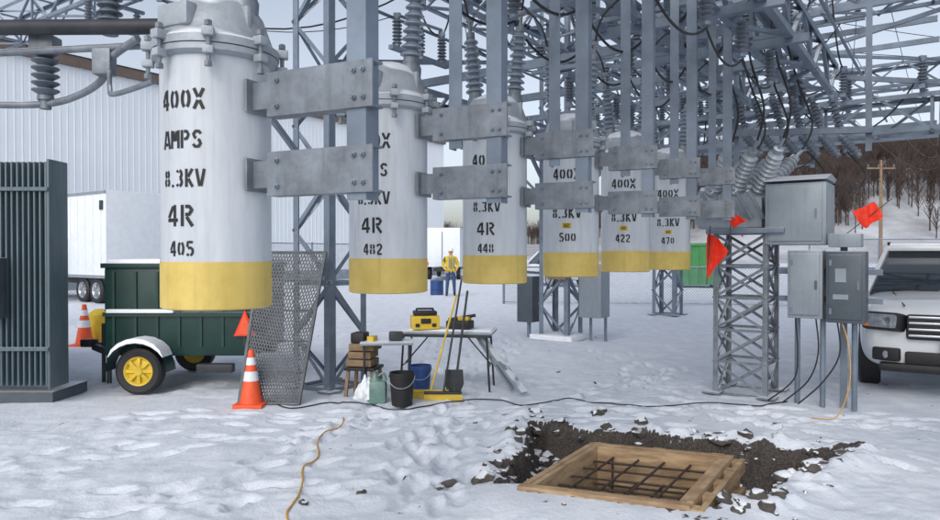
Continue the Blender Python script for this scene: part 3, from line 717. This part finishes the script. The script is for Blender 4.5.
mb = MB(); mb.at((-.12, 8.5, .735), R(-20)); mb.bbox((0, 0, .05), (.3, .2, .1), .02, 0); mb.bbox((.05, .02, .12), (.14, .12, .05), .01, 1); mb.tube((-.15, 0, .1), (.18, .05, .16), .02, n=10, mi=0)
mb.build('power_drill_kit', [M_blk, M_yelp])
def bucket(x, y, r, h, m_, name):
    mb = MB(); z = g1(x, y)
    mb.lathe((x, y, z), UP, [(r * .82, 0), (r * .98, h * .86), (r * 1.05, h * .87), (r * 1.05, h * .92), (r, h * .93), (r, h), (r * .93, h), (r * .92, h * .8), (.01, h * .78)], 28, 0)
    mb.poly([Vector((x + r * 1.04 * math.cos(t), y - .03 - .1 * math.sin(t), z + h * .9 - .12 * math.sin(t))) for t in np.linspace(0, math.pi, 14)], .004, 6, 1)
    mb.build(name, [m_, M_chrome])
bucket(-.73, 7.5, .135, .35, M_blk, 'black_bucket'); bucket(-.58, 8.15, .13, .33, M_blue, 'blue_bucket')
mb = MB(); z = g1(-1.0, 7.6)
mb.bbox((-1.0, 7.6, z + .13), (.19, .15, .26), .05, 0); mb.lathe((-1.03, 7.6, z + .25), UP, [(.07, 0), (.03, .05), (.025, .08), (.028, .08), (.028, .1)], 16, 0); mb.poly(smooth_path([(-1.0, 7.6, z + .30), (-.94, 7.6, z + .33), (-.91, 7.6, z + .25)], 5), .014, 8, 0)
mb.build('plastic_jug', [M_jug])
# crumpled white bag beside the jug
mb = MB(); bm = bmesh.new(); bmesh.ops.create_icosphere(bm, subdivisions=4, radius=.14); z = g1(-1.13, 7.72)
for v in bm.verts:
    n_ = v.co.normalized(); k = 1 + .30 * mn.noise(n_ * 2.2) + .16 * abs(mn.noise(n_ * 6)); up_ = max(0, n_.z)
    v.co = Vector((n_.x * .13 * k * (1 - .55 * up_), n_.y * .11 * k * (1 - .55 * up_), n_.z * (.20 if n_.z > 0 else .07) * k))
bm.verts.index_update(); mb.add([Vector((-1.15, 7.72, z + .06)) + v.co for v in bm.verts], [[v.index for v in f.verts] for f in bm.faces]); bm.free()
mb.build('plastic_bag', [M_white], sharp=50)
def tool(name, a, b_, r, mts, head):
    mb = MB(); mb.tube(a, b_, r, n=10, mi=0)
    head(mb, Vector(a)); mb.build(name, mts)
def brush(mb, a):
    mb.bbox(a + Vector((0, 0, .03)), (.42, .07, .03), .01, 0)
    for k in range(24): mb.bar(a + Vector((-.2 + k * .0175, 0, .02)), a + Vector((-.205 + k * .018, -.01, -.05)), .015, .06, 1)
def blade(mb, a):
    pts = [(-.1, .16), (.1, .16), (.11, 0), (.07, -.1), (0, -.14), (-.07, -.1), (-.11, 0)]
    mb.add([a + Vector((x, .02 * abs(x) * 10, z + .12)) for x, z in pts] + [a + Vector((x, .006 + .02 * abs(x) * 10, z + .12)) for x, z in pts], [tuple(range(7)), tuple(range(13, 6, -1))] + [(i, (i + 1) % 7, 7 + (i + 1) % 7, 7 + i) for i in range(7)], 1)
tool('push_broom', (-.30, 7.75, .07), (-.10, 8.3, 1.34), .012, [M_dark, M_yelp], brush)
tool('push_broom', (-.45, 7.85, .07), (-.16, 8.3, 1.15), .012, [M_yelp, M_yelp], brush)
tool('shovel', (-.18, 7.9, .05), (-.03, 8.3, 1.2), .014, [M_dark, M_dark], blade)
mb = MB(); mb.bar((.15, 8.4, .62), (.62, 8.0, .05), .12, .03, 0); mb.bar((.05, 8.5, .72), (.5, 8.2, .05), .09, .03, 0); mb.build('leaning_plank', [M_cab])
mb = MB(); mb.at((-1.22, 8.05, 0), R(-12))
for z, w in ((.40, .30), (.49, .27), (.58, .3)): mb.bbox((random.uniform(-.02, .02), 0, z), (w, .28, .075), .006, 0)
mb.bbox((.0, 0, .335), (.36, .34, .035), .005, 1); mb.bbox((-.05, 0, .68), (.16, .2, .12), .02, 1); mb.bbox((.1, 0, .66), (.08, .15, .08), .01, 2)
for a in (-.14, .14):
    for c in (-.13, .13): mb.bar((a, c, .32), (a * 1.2, c * 1.15, 0), .035, .035, 0)
mb.build('trestle_with_timber_blocks', [M_wood2, M_blk, M_yelp])
mb = MB(); mb.at((-1.15, 8.0, 0), R(5)); mb.bbox((.2, 0, .63), (.6, .4, .03), .006, 0)
for a in (-.05, .45):
    for c in (-.16, .16): mb.tube((a, c, 0), (a, c, .62), .013, n=8, mi=1)
mb.bbox((.3, .0, .70), (.16, .12, .1), .02, 1); mb.build('small_work_bench', [M_cab, M_dark])

def ground_cord(name, pts, r, m_):
    mb = MB(); pa = smooth_path([(a, b_, 0) for a, b_ in pts], 14)
    mb.poly([Vector((p.x, p.y, g1(p.x, p.y) + r * 1.3)) for p in pa], r, 8, 0); mb.build(name, [m_])
ground_cord('extension_cord', [(-1.26, 6.95), (-1.22, 6.6), (-1.32, 6.3), (-1.30, 5.95), (-1.22, 5.6), (-1.27, 5.3), (-1.20, 5.0), (-1.16, 4.7), (-1.17, 4.45), (-1.08, 4.2), (-1.05, 3.8)], .007, M_cord)
ground_cord('power_cable', [(-2.2, 7.7), (-1.9, 7.35), (-1.5, 7.6), (-1.2, 7.55), (-.8, 7.25), (-.2, 7.6), (.3, 7.75), (.6, 7.45), (1.1, 7.8), (1.9, 7.5), (2.6, 7.6), (3.1, 7.5), (3.5, 7.7)], .007, M_blk)

mb = MB(); mb.at(tuple(B0), ANG)
mb.bbox((.75, -.1, .95), (.45, .4, 1.0), .02, 0); mb.ang((.6, 0, 0), (.6, 0, 1), .06, .006, Vector((1, 0, 0)), 1); mb.ang((.9, 0, 0), (.9, 0, 1), .06, .006, Vector((1, 0, 0)), 1)
mb.bbox((-.6, -.2, .75), (.35, .35, .9), .02, 2); mb.tube((-.6, -.2, 0), (-.6, -.2, .4), .04, n=10, mi=1); mb.box((.1, -.36, 1.3), (.4, .03, .3), 3)
mb.bbox((0, 0, .04), (.9, .9, .10), .02, 4)
mb.build('control_cabinet', [M_cab, M_steel, M_cabd, M_wood2, M_snow])

# ---------------------------------------------------------------- SUV
def make_car(name, F, ang, paint):
    e = empty(name); Mx = Matrix.Translation((F[0], F[1], 0)) @ Matrix.Rotation(ang, 4, 'Z')
    S_ = [(0.0, .38, .84, .74), (.05, .34, .95, .86), (.22, .30, 1.04, .945), (.55, .30, 1.09, .97), (1.0, .30, 1.13, .975), (1.4, .30, 1.15, .98), (2.4, .30, 1.14, .985), (3.6, .30, 1.14, .985), (4.4, .32, 1.12, .97), (4.8, .38, 1.08, .92), (4.92, .5, .95, .80)]
    vs = []; fs = []
    def sec(y, zb, zt_, w):
        h = zt_ - zb
        half = [(0, zb), (w * .8, zb), (w * .97, zb + h * .14), (w, zb + h * .45), (w * .985, zb + h * .75), (w * .93, zb + h * .93), (w * .82, zb + h * 1.0), (w * .45, zb + h * 1.03), (0, zb + h * 1.045)]
        return half + [(-a, b_) for a, b_ in half[-2:0:-1]]
    n = None
    for s in S_:
        r = sec(*s); n = len(r); vs += [(a, s[0], b_) for a, b_ in r]
    for i in range(len(S_) - 1):
        for k in range(n): fs.append((i * n + k, i * n + (k + 1) % n, (i + 1) * n + (k + 1) % n, (i + 1) * n + k))
    fs += [tuple(range(n - 1, -1, -1)), tuple(range((len(S_) - 1) * n, len(S_) * n))]
    mb = MB(); mb.add(vs, fs); body = mb.build('body_tmp', [paint, M_blk], sharp=180)
    sm = body.modifiers.new('s', 'SUBSURF'); sm.levels = 2; sm.render_levels = 2
    cm = MB()
    for yc in (.95, 3.85): cm.tube((-1.2, yc, .38), (-.62, yc, .38), .43, n=36); cm.tube((.62, yc, .38), (1.2, yc, .38), .43, n=36)
    cut = cm.build('cut_tmp', [M_blk])
    bo = body.modifiers.new('b', 'BOOLEAN'); bo.object = cut; bo.operation = 'DIFFERENCE'; bo.solver = 'EXACT'
    dg = bpy.context.evaluated_depsgraph_get(); me2 = bpy.data.meshes.new_from_object(body.evaluated_get(dg))
    me2.set_sharp_from_angle(angle=R(40))
    bo_ = bpy.data.objects.new('body', me2); scene.collection.objects.link(bo_); bo_.parent = e; me2.transform(Mx)
    bpy.data.objects.remove(body); bpy.data.objects.remove(cut)
    mb = MB(); mb.M = Mx
    zb, zt_ = 1.12, 1.68
    lo = [(-.90, 1.28), (.90, 1.28), (.90, 4.78), (-.90, 4.78)]; hi = [(-.68, 2.12), (.68, 2.12), (.70, 4.45), (-.70, 4.45)]
    mb.add([(a, b_, zb) for a, b_ in lo] + [(a, b_, zt_) for a, b_ in hi], [(0, 1, 5, 4), (1, 2, 6, 5), (2, 3, 7, 6), (3, 0, 4, 7), (4, 5, 6, 7)], 1)
    LO = [Vector((a, b_, zb)) for a, b_ in lo]; HI = [Vector((a, b_, zt_)) for a, b_ in hi]
    for k in range(4): mb.bar(LO[k], HI[k] + UP * .01, .10, .05, 0, Vector((0, 1, 0)) if k > 1 else Vector((1, 0, 0)))
    for sg in (-1, 1):
        for yb, yt in ((2.55, 2.75), (3.55, 3.6)): mb.bar((sg * .905, yb, zb), (sg * .70, yt, zt_), .07, .03, 2, Vector((1, 0, 0)))
        mb.bar((sg * .66, 2.3, 1.79), (sg * .66, 4.3, 1.79), .04, .03, 2)
        for yy in (2.4, 3.3, 4.2): mb.box((sg * .66, yy, 1.76), (.03, .06, .06), 2)
        mb.bbox((sg * 1.07, 1.62, 1.20), (.22, .12, .16), .04, 0); mb.bar((sg * .93, 1.62, 1.13), (sg * 1.02, 1.62, 1.16), .06, .05, 2)
        rh = Matrix.Rotation(sg * .50, 3, 'Z') @ Matrix.Rotation(-.15, 3, 'X')
        mb.bbox((sg * .70, .06, .865), (.42, .22, .21), .05, 2, rh); mb.bbox((sg * .70, .048, .868), (.38, .225, .175), .05, 3, rh)
        mb.lathe((sg * .66, -.085, .87), (sg * .3, -1, .1), [(.055, 0), (.06, .015), (.035, .02)], 20, 4)
        mb.bbox((sg * .855, .08, .845), (.06, .16, .10), .02, 6, rh)
        mb.lathe((sg * .66, -.01, .50), (sg * .1, -1, 0), [(.05, 0), (.055, .02), (.03, .025)], 18, 3)
        mb.bbox((sg * .67, .05, .50), (.28, .16, .15), .03, 2, Matrix.Rotation(sg * .3, 3, 'Z'))
        mb.bar((sg * .984, 1.45, .66), (sg * .99, 3.4, .66), .03, .12, 2)
        mb.bar((sg * .12, 1.22, 1.175), (sg * .62, 1.33, 1.19), .02, .02, 2)
        mb.bar((sg * .50, .14, 1.045), (sg * .62, 1.2, 1.165), .012, .008, 2)
    mb.bbox((0, 3.25, 1.715), (1.42, 2.35, .085), .04, 0); mb.bbox((0, 3.25, 1.765), (1.3, 2.2, .03), .012, 7)
    mb.bbox((0, .02, .82), (.98, .16, .28), .04, 2)
    for z in (.73, .80, .87, .935): mb.bbox((0, -.06, z), (.94, .04, .028), .01, 4)
    mb.lathe((0, -.085, .83), (0, -1, 0), [(.01, 0), (.085, .001), (.085, .01), (.01, .012)], 24, 4)
    mb.bbox((0, .04, .47), (1.0, .14, .15), .03, 2); mb.bbox((0, .05, .36), (1.5, .24, .10), .04, 2)
    mb.bbox((0, -.04, .61), (.34, .03, .12), .006, 5)
    mb.box((0, 2.4, .42), (1.2, 4.2, .2), 2)
    for yc in (.95, 3.85):
        for sg in (-1, 1): wheel(mb, (sg * .86, yc, .37), (sg, 0, 0), .37, .24, 2, 4)
    mb.build('trim_and_wheels', [paint, M_glass, M_blk, M_lamp, M_chrome, M_white, M_amber, M_snow], e)
    return e
make_car('parked_suv', (5.33, 7.62), ANG + R(4), M_whitecar)
make_car('parked_suv', (3.4, 38, 0), R(200), M_white)

def truck(name, loc, ang, L_=5.5, wd=2.2, top=3.3):
    mb = MB(); mb.at(loc, ang)
    mb.bbox((0, L_ / 2 + 1.7, (top + .8) / 2), (wd, L_, top - .8), .04, 0)
    mb.bbox((0, .85, 1.25), (wd * .9, 1.7, 1.3), .12, 0); mb.bbox((0, 1.0, 2.05), (wd * .82, 1.2, .5), .1, 1)
    mb.bbox((0, -.03, 1.0), (wd * .6, .08, .4), .02, 2); mb.bbox((0, .0, .6), (wd * .9, .2, .2), .03, 2)
    for sg in (-1, 1):
        mb.bbox((sg * .8, -.03, 1.0), (.25, .06, .2), .02, 3); mb.bbox((sg * .9, L_ + 1.72, 1.0), (.12, .04, .2), .01, 4)
        for yy in (.9, L_ + .6): wheel(mb, (sg * wd * .42, yy, .42), (sg, 0, 0), .42, .25, 2, 3)
    mb.box((0, L_ / 2 + 1.5, .65), (.9, L_ + 2, .2), 2); mb.box((0, L_ + 1.72, 1.9), (.03, .04, 2.1), 2)
    mb.build(name, [M_white, M_glass, M_blk, M_chrome, M_orange])
truck('box_truck', (-1.2, 50, 0), R(176), top=3.2)
mb = MB(); c = Vector((-11.6, 22.4, 0)) - P * 3.4 + D * 1.2; mb.at(tuple(c), ANG)
mb.bbox((0, 0, 2.25), (6.6, 2.4, 2.85), .04, 0); mb.box((0, 0, .72), (6.4, 2.2, .16), 1); mb.box((0, -1.22, 3.62), (6.6, .03, .08), 2); mb.box((0, -1.22, .88), (6.6, .03, .1), 2)
for x in (-2, 2.3, 3.2):
    for sg in (-1, 1): wheel(mb, (x - .6, sg * 1.05, .42), (0, sg, 0), .42, .25, 1, 3)
for x in np.arange(-3, 3.2, .5): mb.box((x, -1.205, 2.25), (.03, .02, 2.6), 0)
mb.box((3.05, -1.225, 3.2), (.2, .02, .3), 4)
mb.build('box_trailer', [M_white, M_blk, M_cab, M_chrome, M_green])
mb = MB(); mb.at((11.0, 34, 0), R(-8)); gm = mat('container_green', (.05, .22, .07), .5, 0, .15, 4, 0, snow=.3)
mb.extr((-1.0, 0, .15), (1.0, 0, .15), [(-.9, 0), (.9, 0), (1.05, 1.9), (-1.05, 1.9)], Vector((0, 1, 0)), UP, 0)
for x in np.arange(-.9, 1.0, .45): mb.bar((x, -.93, .2), (x, -1.08, 2.0), .08, .06, 0, Vector((1, 0, 0)))
mb.box((0, -1.07, 2.06), (2.15, .12, .12), 0); mb.box((0, 1.07, 2.06), (2.15, .12, .12), 0)
for x in (-.8, .8): mb.tube((x, -.5, .1), (x, .5, .1), .1, n=12, mi=1)
mb.build('waste_container', [gm, M_blk])

# ---------------------------------------------------------------- worker
e = empty('utility_worker')
J = {'pel': ((0, 0, .98), .155), 'spi': ((0, -.01, 1.18), .155), 'che': ((0, 0, 1.40), .175), 'nec': ((0, .01, 1.53), .07), 'nk2': ((0, 0, 1.60), .06)}
ED = [('pel', 'spi'), ('spi', 'che'), ('che', 'nec'), ('nec', 'nk2')]
for s, sg in (('l', 1), ('r', -1)):
    J.update({'sh' + s: ((sg * .19, 0, 1.45), .085), 'el' + s: ((sg * .30, .04, 1.19), .062), 'wr' + s: ((sg * .21, -.13, 1.02), .043), 'ha' + s: ((sg * .17, -.17, .96), .036),
              'hi' + s: ((sg * .095, 0, .90), .105), 'kn' + s: ((sg * .13, -.02, .50), .075), 'an' + s: ((sg * .15, .02, .12), .055), 'he' + s: ((sg * .15, .03, .05), .05), 'to' + s: ((sg * .18, -.15, .04), .042)})
    ED += [('che', 'sh' + s), ('sh' + s, 'el' + s), ('el' + s, 'wr' + s), ('wr' + s, 'ha' + s), ('pel', 'hi' + s), ('hi' + s, 'kn' + s), ('kn' + s, 'an' + s), ('an' + s, 'he' + s), ('he' + s, 'to' + s)]
def skin(J, ED, root, lv=2):
    ks = list(J); me = bpy.data.meshes.new('sk'); me.from_pydata([J[k][0] for k in ks], [(ks.index(a), ks.index(b_)) for a, b_ in ED], []); o = bpy.data.objects.new('sk', me); scene.collection.objects.link(o)
    sk = o.modifiers.new('k', 'SKIN')
    if not me.skin_vertices:
        bm = bmesh.new(); bm.from_mesh(me); bm.verts.layers.skin.verify(); bm.to_mesh(me); bm.free()
    for i, k in enumerate(ks): r = J[k][1]; me.skin_vertices[0].data[i].radius = (r, r); me.skin_vertices[0].data[i].use_root = (k == root)
    s = o.modifiers.new('s', 'SUBSURF'); s.levels = lv
    dg = bpy.context.evaluated_depsgraph_get(); m2 = bpy.data.meshes.new_from_object(o.evaluated_get(dg)); bpy.data.objects.remove(o); return m2
m2 = skin(J, ED, 'pel')
for m_ in (M_jacket, M_jeans, M_skin, M_boot): m2.materials.append(m_)
for p in m2.polygons:
    c = p.center; p.use_smooth = True
    if c.z < .14: p.material_index = 3
    elif c.z < .93 and not (c.y < -.12 and abs(c.x) > .1): p.material_index = 1
    elif c.z > 1.56 or (c.y < -.125 and c.z < 1.03): p.material_index = 2
    else: p.material_index = 0
WL = Matrix.Translation((-.74, 26.8, .0)) @ Matrix.Rotation(R(8), 4, 'Z')
m2.transform(WL); bo = bpy.data.objects.new('body', m2); scene.collection.objects.link(bo); bo.parent = e
for s, sg in (('l', 1), ('r', -1)):
    JF = {'r0': ((sg * .175, -.165, .965), .022)}; EF = []
    for k in range(4):
        x = sg * (.19 - .018 * k); l_ = (.062, .072, .068, .052)[k]
        JF['a%d' % k] = ((x, -.185, .945), .011); JF['b%d' % k] = ((x - sg * .008, -.20, .945 - l_ * .5), .009); JF['c%d' % k] = ((x - sg * .016, -.195, .945 - l_), .008)
        EF += [('r0', 'a%d' % k), ('a%d' % k, 'b%d' % k), ('b%d' % k, 'c%d' % k)]
    JF['t1'] = ((sg * .145, -.175, .965), .011); JF['t2'] = ((sg * .128, -.19, .935), .009); EF += [('r0', 't1'), ('t1', 't2')]
    mh = skin(JF, EF, 'r0', 1); mh.materials.append(M_skin); mh.transform(WL); [setattr(p, 'use_smooth', True) for p in mh.polygons]
    o = bpy.data.objects.new('hand', mh); scene.collection.objects.link(o); o.parent = e
mb = MB(); mb.M = WL
mb.lathe((0, 0, 1.575), UP, [(.03, 0), (.062, .02), (.078, .07), (.082, .12), (.078, .17), (.055, .22), (.01, .235)], 20, 0)
mb.bbox((0, -.085, 1.675), (.024, .035, .045), .008, 0); mb.bbox((0, -.077, 1.632), (.045, .012, .01), .003, 3)
for sg in (-1, 1): mb.bbox((sg * .03, -.074, 1.705), (.022, .014, .012), .004, 2); mb.bbox((sg * .083, 0, 1.685), (.016, .03, .05), .006, 0)
mb.lathe((0, .0, 1.725), UP, [(.115, 0), (.12, .006), (.1, .012), (.098, .04), (.085, .09), (.05, .122), (.005, .13)], 24, 1); mb.bbox((0, -.12, 1.73), (.14, .07, .008), .003, 1)
mb.lathe((0, .01, 1.52), UP, [(.09, 0), (.085, .05), (.075, .06)], 18, 4)
mb.box((0, -.172, 1.25), (.012, .02, .45), 2); mb.box((-.08, -.168, 1.3), (.05, .02, .4), 5); mb.box((.08, -.168, 1.3), (.05, .02, .4), 5)
mb.build('head_and_hardhat', [M_skin, M_hat, M_blk, M_boot, M_jacket, M_cab], e)
for bx, by in ((-1.3, 27.5),):
    mb = MB(); mb.lathe((bx, by, 0), UP, [(.26, 0), (.26, .2), (.28, .22), (.26, .24), (.26, .58), (.05, .6)], 20, 0); mb.build('blue_barrel', [M_blue])

# ---------------------------------------------------------------- fences
def fence(name, a, b_, h, sp=.09, posts=2.6, r=.004):
    mb = MB(); a = Vector(a); b_ = Vector(b_); d = (b_ - a); L_ = d.length; d.normalize()
    n = max(1, round(L_ / posts))
    for i in range(n + 1): p = a + d * (L_ * i / n); mb.tube(p, p + UP * (h + .06), .04, n=8, mi=0)
    mb.tube(a + UP * h, b_ + UP * h, .028, n=8, mi=0); mb.tube(a + UP * .06, b_ + UP * .06, .01, n=6, mi=0)
    k = -h
    while k < L_:
        for sg in (0, 1):
            s0, s1 = (k, k + h) if sg == 0 else (k + h, k); z0, z1 = .05, h
            def cl(s): return (s - s0) / (s1 - s0) * (z1 - z0) + z0
            lo_, hi_ = max(0, min(s0, s1)), min(L_, max(s0, s1))
            if hi_ > lo_: mb.bar(a + d * lo_ + UP * cl(lo_), a + d * hi_ + UP * cl(hi_), r, r, 0)
        k += sp
    mb.build(name, [M_steel])
fence('chain_link_fence', (1.1, 22.8, 0), (14.5, 20.6, 0), 1.2, .09, 2.6, .007)
fence('chain_link_fence', (16, 33, 0), (34, 30, 0), 2.3, .14, 3, .007)
fence('chain_link_fence', (-15.5, 21.5, 0), (-4.2, 37.5, 0), 2.1, .13, 3, .006)

# ---------------------------------------------------------------- warehouse
e = empty('metal_warehouse'); mb = MB()
Wa = Vector((-27.7, 16.2, 0)); Wb = Vector((-2.0, 53.1, 0)); dW = (Wb - Wa).normalized(); nW = Vector((dW.y, -dW.x, 0)); LW = (Wb - Wa).length
prof = []; k = 0; pit_ = .30
while k < LW:
    prof += [(k, 0), (k + pit_ * .70, 0), (k + pit_ * .80, .012), (k + pit_ * .92, .012)]; k += pit_
vs = [Wa + dW * min(s, LW) + nW * o + UP * z for s, o in prof for z in (0, 10)]
mb.add(vs, [(2 * i, 2 * i + 2, 2 * i + 3, 2 * i + 1) for i in range(len(prof) - 1)], 0)
M_wall = mat('ribbed_cladding', (.74, .79, .84), .5, 0, .03, .3, 0, col2=(.78, .83, .88))
w2 = Wb - nW * 22; w3 = Wa - nW * 22
mb.add([Wb, w2, w3, Wa, Wb + UP * 10, w2 + UP * 10, w3 + UP * 10, Wa + UP * 10, (w2 + Wb) / 2 + UP * 11.5, (w3 + Wa) / 2 + UP * 11.5], [(0, 1, 5, 8, 4), (1, 2, 6, 5), (2, 3, 7, 9, 6)], 0)
mb.build('cladding_walls', [M_wall], e, 20)
mb = MB(); mb.bar(Wa + nW * .12 + UP * 10.05, Wb + nW * .12 + UP * 10.05, .2, .42, 0)
mb.add([Wa + nW * .3 + UP * 10.3, Wb + nW * .3 + UP * 10.3, (w2 + Wb) / 2 + UP * 11.7, (w3 + Wa) / 2 + UP * 11.7, w2 + UP * 10.2, w3 + UP * 10.2], [(0, 1, 2, 3), (3, 2, 4, 5)], 1)
mb.bar(Wa + nW * .08 + UP * .3, Wb + nW * .08 + UP * .3, .08, .6, 2)
mb.build('roof_and_fascia', [M_fascia, M_snow, M_cab], e)

# ---------------------------------------------------------------- hill, trees, pole
hx = np.linspace(-110, 420, 110); hy = np.linspace(95, 330, 60); HX, HY = np.meshgrid(hx, hy)
def hill(x, y):
    u = x / y
    return (.16 * sst(-.35, -.1, u) + .84 * sst(.10, .42, u)) * 30 * sst(105, 215, y) * (.9 + .22 * fbm(x * .02 + 20, y * .02, 3)) - .4
HZ = hill(HX, HY); mb = MB(); idx = np.arange(HX.size).reshape(HX.shape)
mb.add([(a, b_, c) for a, b_, c in zip(HX.ravel(), HY.ravel(), HZ.ravel())], [(int(idx[i, j]), int(idx[i, j + 1]), int(idx[i + 1, j + 1]), int(idx[i + 1, j])) for i in range(59) for j in range(109)])
mb.build('snowy_hill', [mat('hill_snow', (.30, .29, .30), .9, 0, .35, .06, 0, col2=(.62, .65, .70))], sharp=180)
tmpl = []
for v in range(5):
    rnd = random.Random(v); segs = []
    H_ = rnd.uniform(7.5, 10)
    segs.append((Vector((0, 0, -1)), Vector((rnd.uniform(-.4, .4), 0, H_ * .8)), .20, .06))
    for k in range(20):
        z = H_ * rnd.uniform(.2, .78); t = rnd.uniform(0, 6.28); l_ = (H_ - z) * rnd.uniform(.4, .75) + .8
        a = Vector((0, 0, z)); b_ = a + Vector((math.cos(t) * l_ * .5, math.sin(t) * l_ * .5, l_ * .85)); segs.append((a, b_, .07, .025))
        for j in range(4):
            f = rnd.uniform(.3, 1); a2 = a.lerp(b_, f); t2 = rnd.uniform(0, 6.28); l2_ = l_ * rnd.uniform(.2, .45); segs.append((a2, a2 + Vector((math.cos(t2) * l2_ * .6, math.sin(t2) * l2_ * .6, l2_ * .8)), .035, .015))
    V_ = []; F_ = []
    for a, b_, r0, r1 in segs:
        d = (b_ - a).normalized(); p = d.orthogonal().normalized(); q_ = d.cross(p); o = len(V_)
        for c, r in ((a, r0), (b_, r1)):
            for k in range(3): t = k * 2.094; V_.append(c + (p * math.cos(t) + q_ * math.sin(t)) * r)
        F_ += [(o + k, o + (k + 1) % 3, o + 3 + (k + 1) % 3, o + 3 + k) for k in range(3)]
    tmpl.append((np.array([tuple(x) for x in V_]), np.array(F_)))
AV = []; AF = []; off = 0; rr_ = np.random.RandomState(11); cnt = 0
while cnt < 1800:
    y = rr_.uniform(130, 240); u = rr_.uniform(-.1, .85); x = u * y; z = float(hill(np.array([x]), np.array([y]))[0])
    if u < .16 and (y < 190 or rr_.rand() < .4): continue
    if u >= .16 and z < 6 and rr_.rand() > .12: continue
    if z < 11 and u > .55 and rr_.rand() > .15: continue
    V_, F_ = tmpl[cnt % 5]; t = rr_.uniform(0, 6.28); s = rr_.uniform(.7, 1.15) * (.7 if u < .16 else 1); c_, s_ = math.cos(t), math.sin(t)
    W_ = np.stack([(V_[:, 0] * c_ - V_[:, 1] * s_) * s + x, (V_[:, 0] * s_ + V_[:, 1] * c_) * s + y, V_[:, 2] * s + z], 1)
    AV.append(W_); AF.append(F_ + off); off += len(V_); cnt += 1
AV = np.concatenate(AV); AF = np.concatenate(AF); me = bpy.data.meshes.new('distant_bare_woodland')
me.vertices.add(len(AV)); me.vertices.foreach_set('co', AV.ravel()); me.loops.add(AF.size); me.loops.foreach_set('vertex_index', AF.ravel().astype(np.int32))
me.polygons.add(len(AF)); me.polygons.foreach_set('loop_start', np.arange(0, AF.size, 4)); me.polygons.foreach_set('loop_total', np.full(len(AF), 4)); me.update(); me.materials.append(M_tree)
o = bpy.data.objects.new('distant_bare_woodland', me); scene.collection.objects.link(o)
mb = MB(); mb.tube((35.2, 60, 0), (35.2, 60, 9.6), .16, .11, n=10, mi=0); mb.bar((34, 60, 8.9), (36.4, 60, 8.9), .12, .12, 0)
for x in (34.1, 35, 36.3): insul(mb, (x, 60, 8.95), UP, .3, .08, .05, 4, 8, 1, 1)
mb.build('utility_pole', [M_wood2, M_insd])

# ---------------------------------------------------------------- world, sun, camera
w = bpy.data.worlds.new('World'); scene.world = w; w.use_nodes = True; nt = w.node_tree; bg = nt.nodes['Background']
sky = nt.nodes.new('ShaderNodeTexSky'); sky.sky_type = 'NISHITA'; sky.sun_disc = False; sky.sun_elevation = R(38); sky.sun_rotation = R(200); sky.dust_density = 3; sky.air_density = 1.0; sky.ozone_density = 2.0
hs = nt.nodes.new('ShaderNodeHueSaturation'); hs.inputs['Saturation'].default_value = .48; hs.inputs['Value'].default_value = 1.28
nt.links.new(sky.outputs[0], hs.inputs['Color']); nt.links.new(hs.outputs[0], bg.inputs['Color']); bg.inputs['Strength'].default_value = .15
sl = bpy.data.lights.new('sun', 'SUN'); sl.energy = .55; sl.angle = R(35); sl.color = (1, .98, .95); so = bpy.data.objects.new('sun', sl); scene.collection.objects.link(so)
az = R(200); el = R(38); dv = Vector((math.sin(az) * math.cos(el), math.cos(az) * math.cos(el), math.sin(el))); so.rotation_euler = dv.to_track_quat('Z', 'Y').to_euler(); so.location = (0, 0, 20)
cd = bpy.data.cameras.new('camera'); cd.sensor_width = 36; cd.lens = 26.8; cd.clip_end = 3000; cd.clip_start = .05
co_ = bpy.data.objects.new('camera', cd); scene.collection.objects.link(co_); co_.location = (0, 0, 1.65); co_.rotation_euler = (R(90 - .57), 0, 0); scene.camera = co_
scene.view_settings.view_transform = 'Standard'; scene.view_settings.look = 'None'; scene.view_settings.exposure = 0
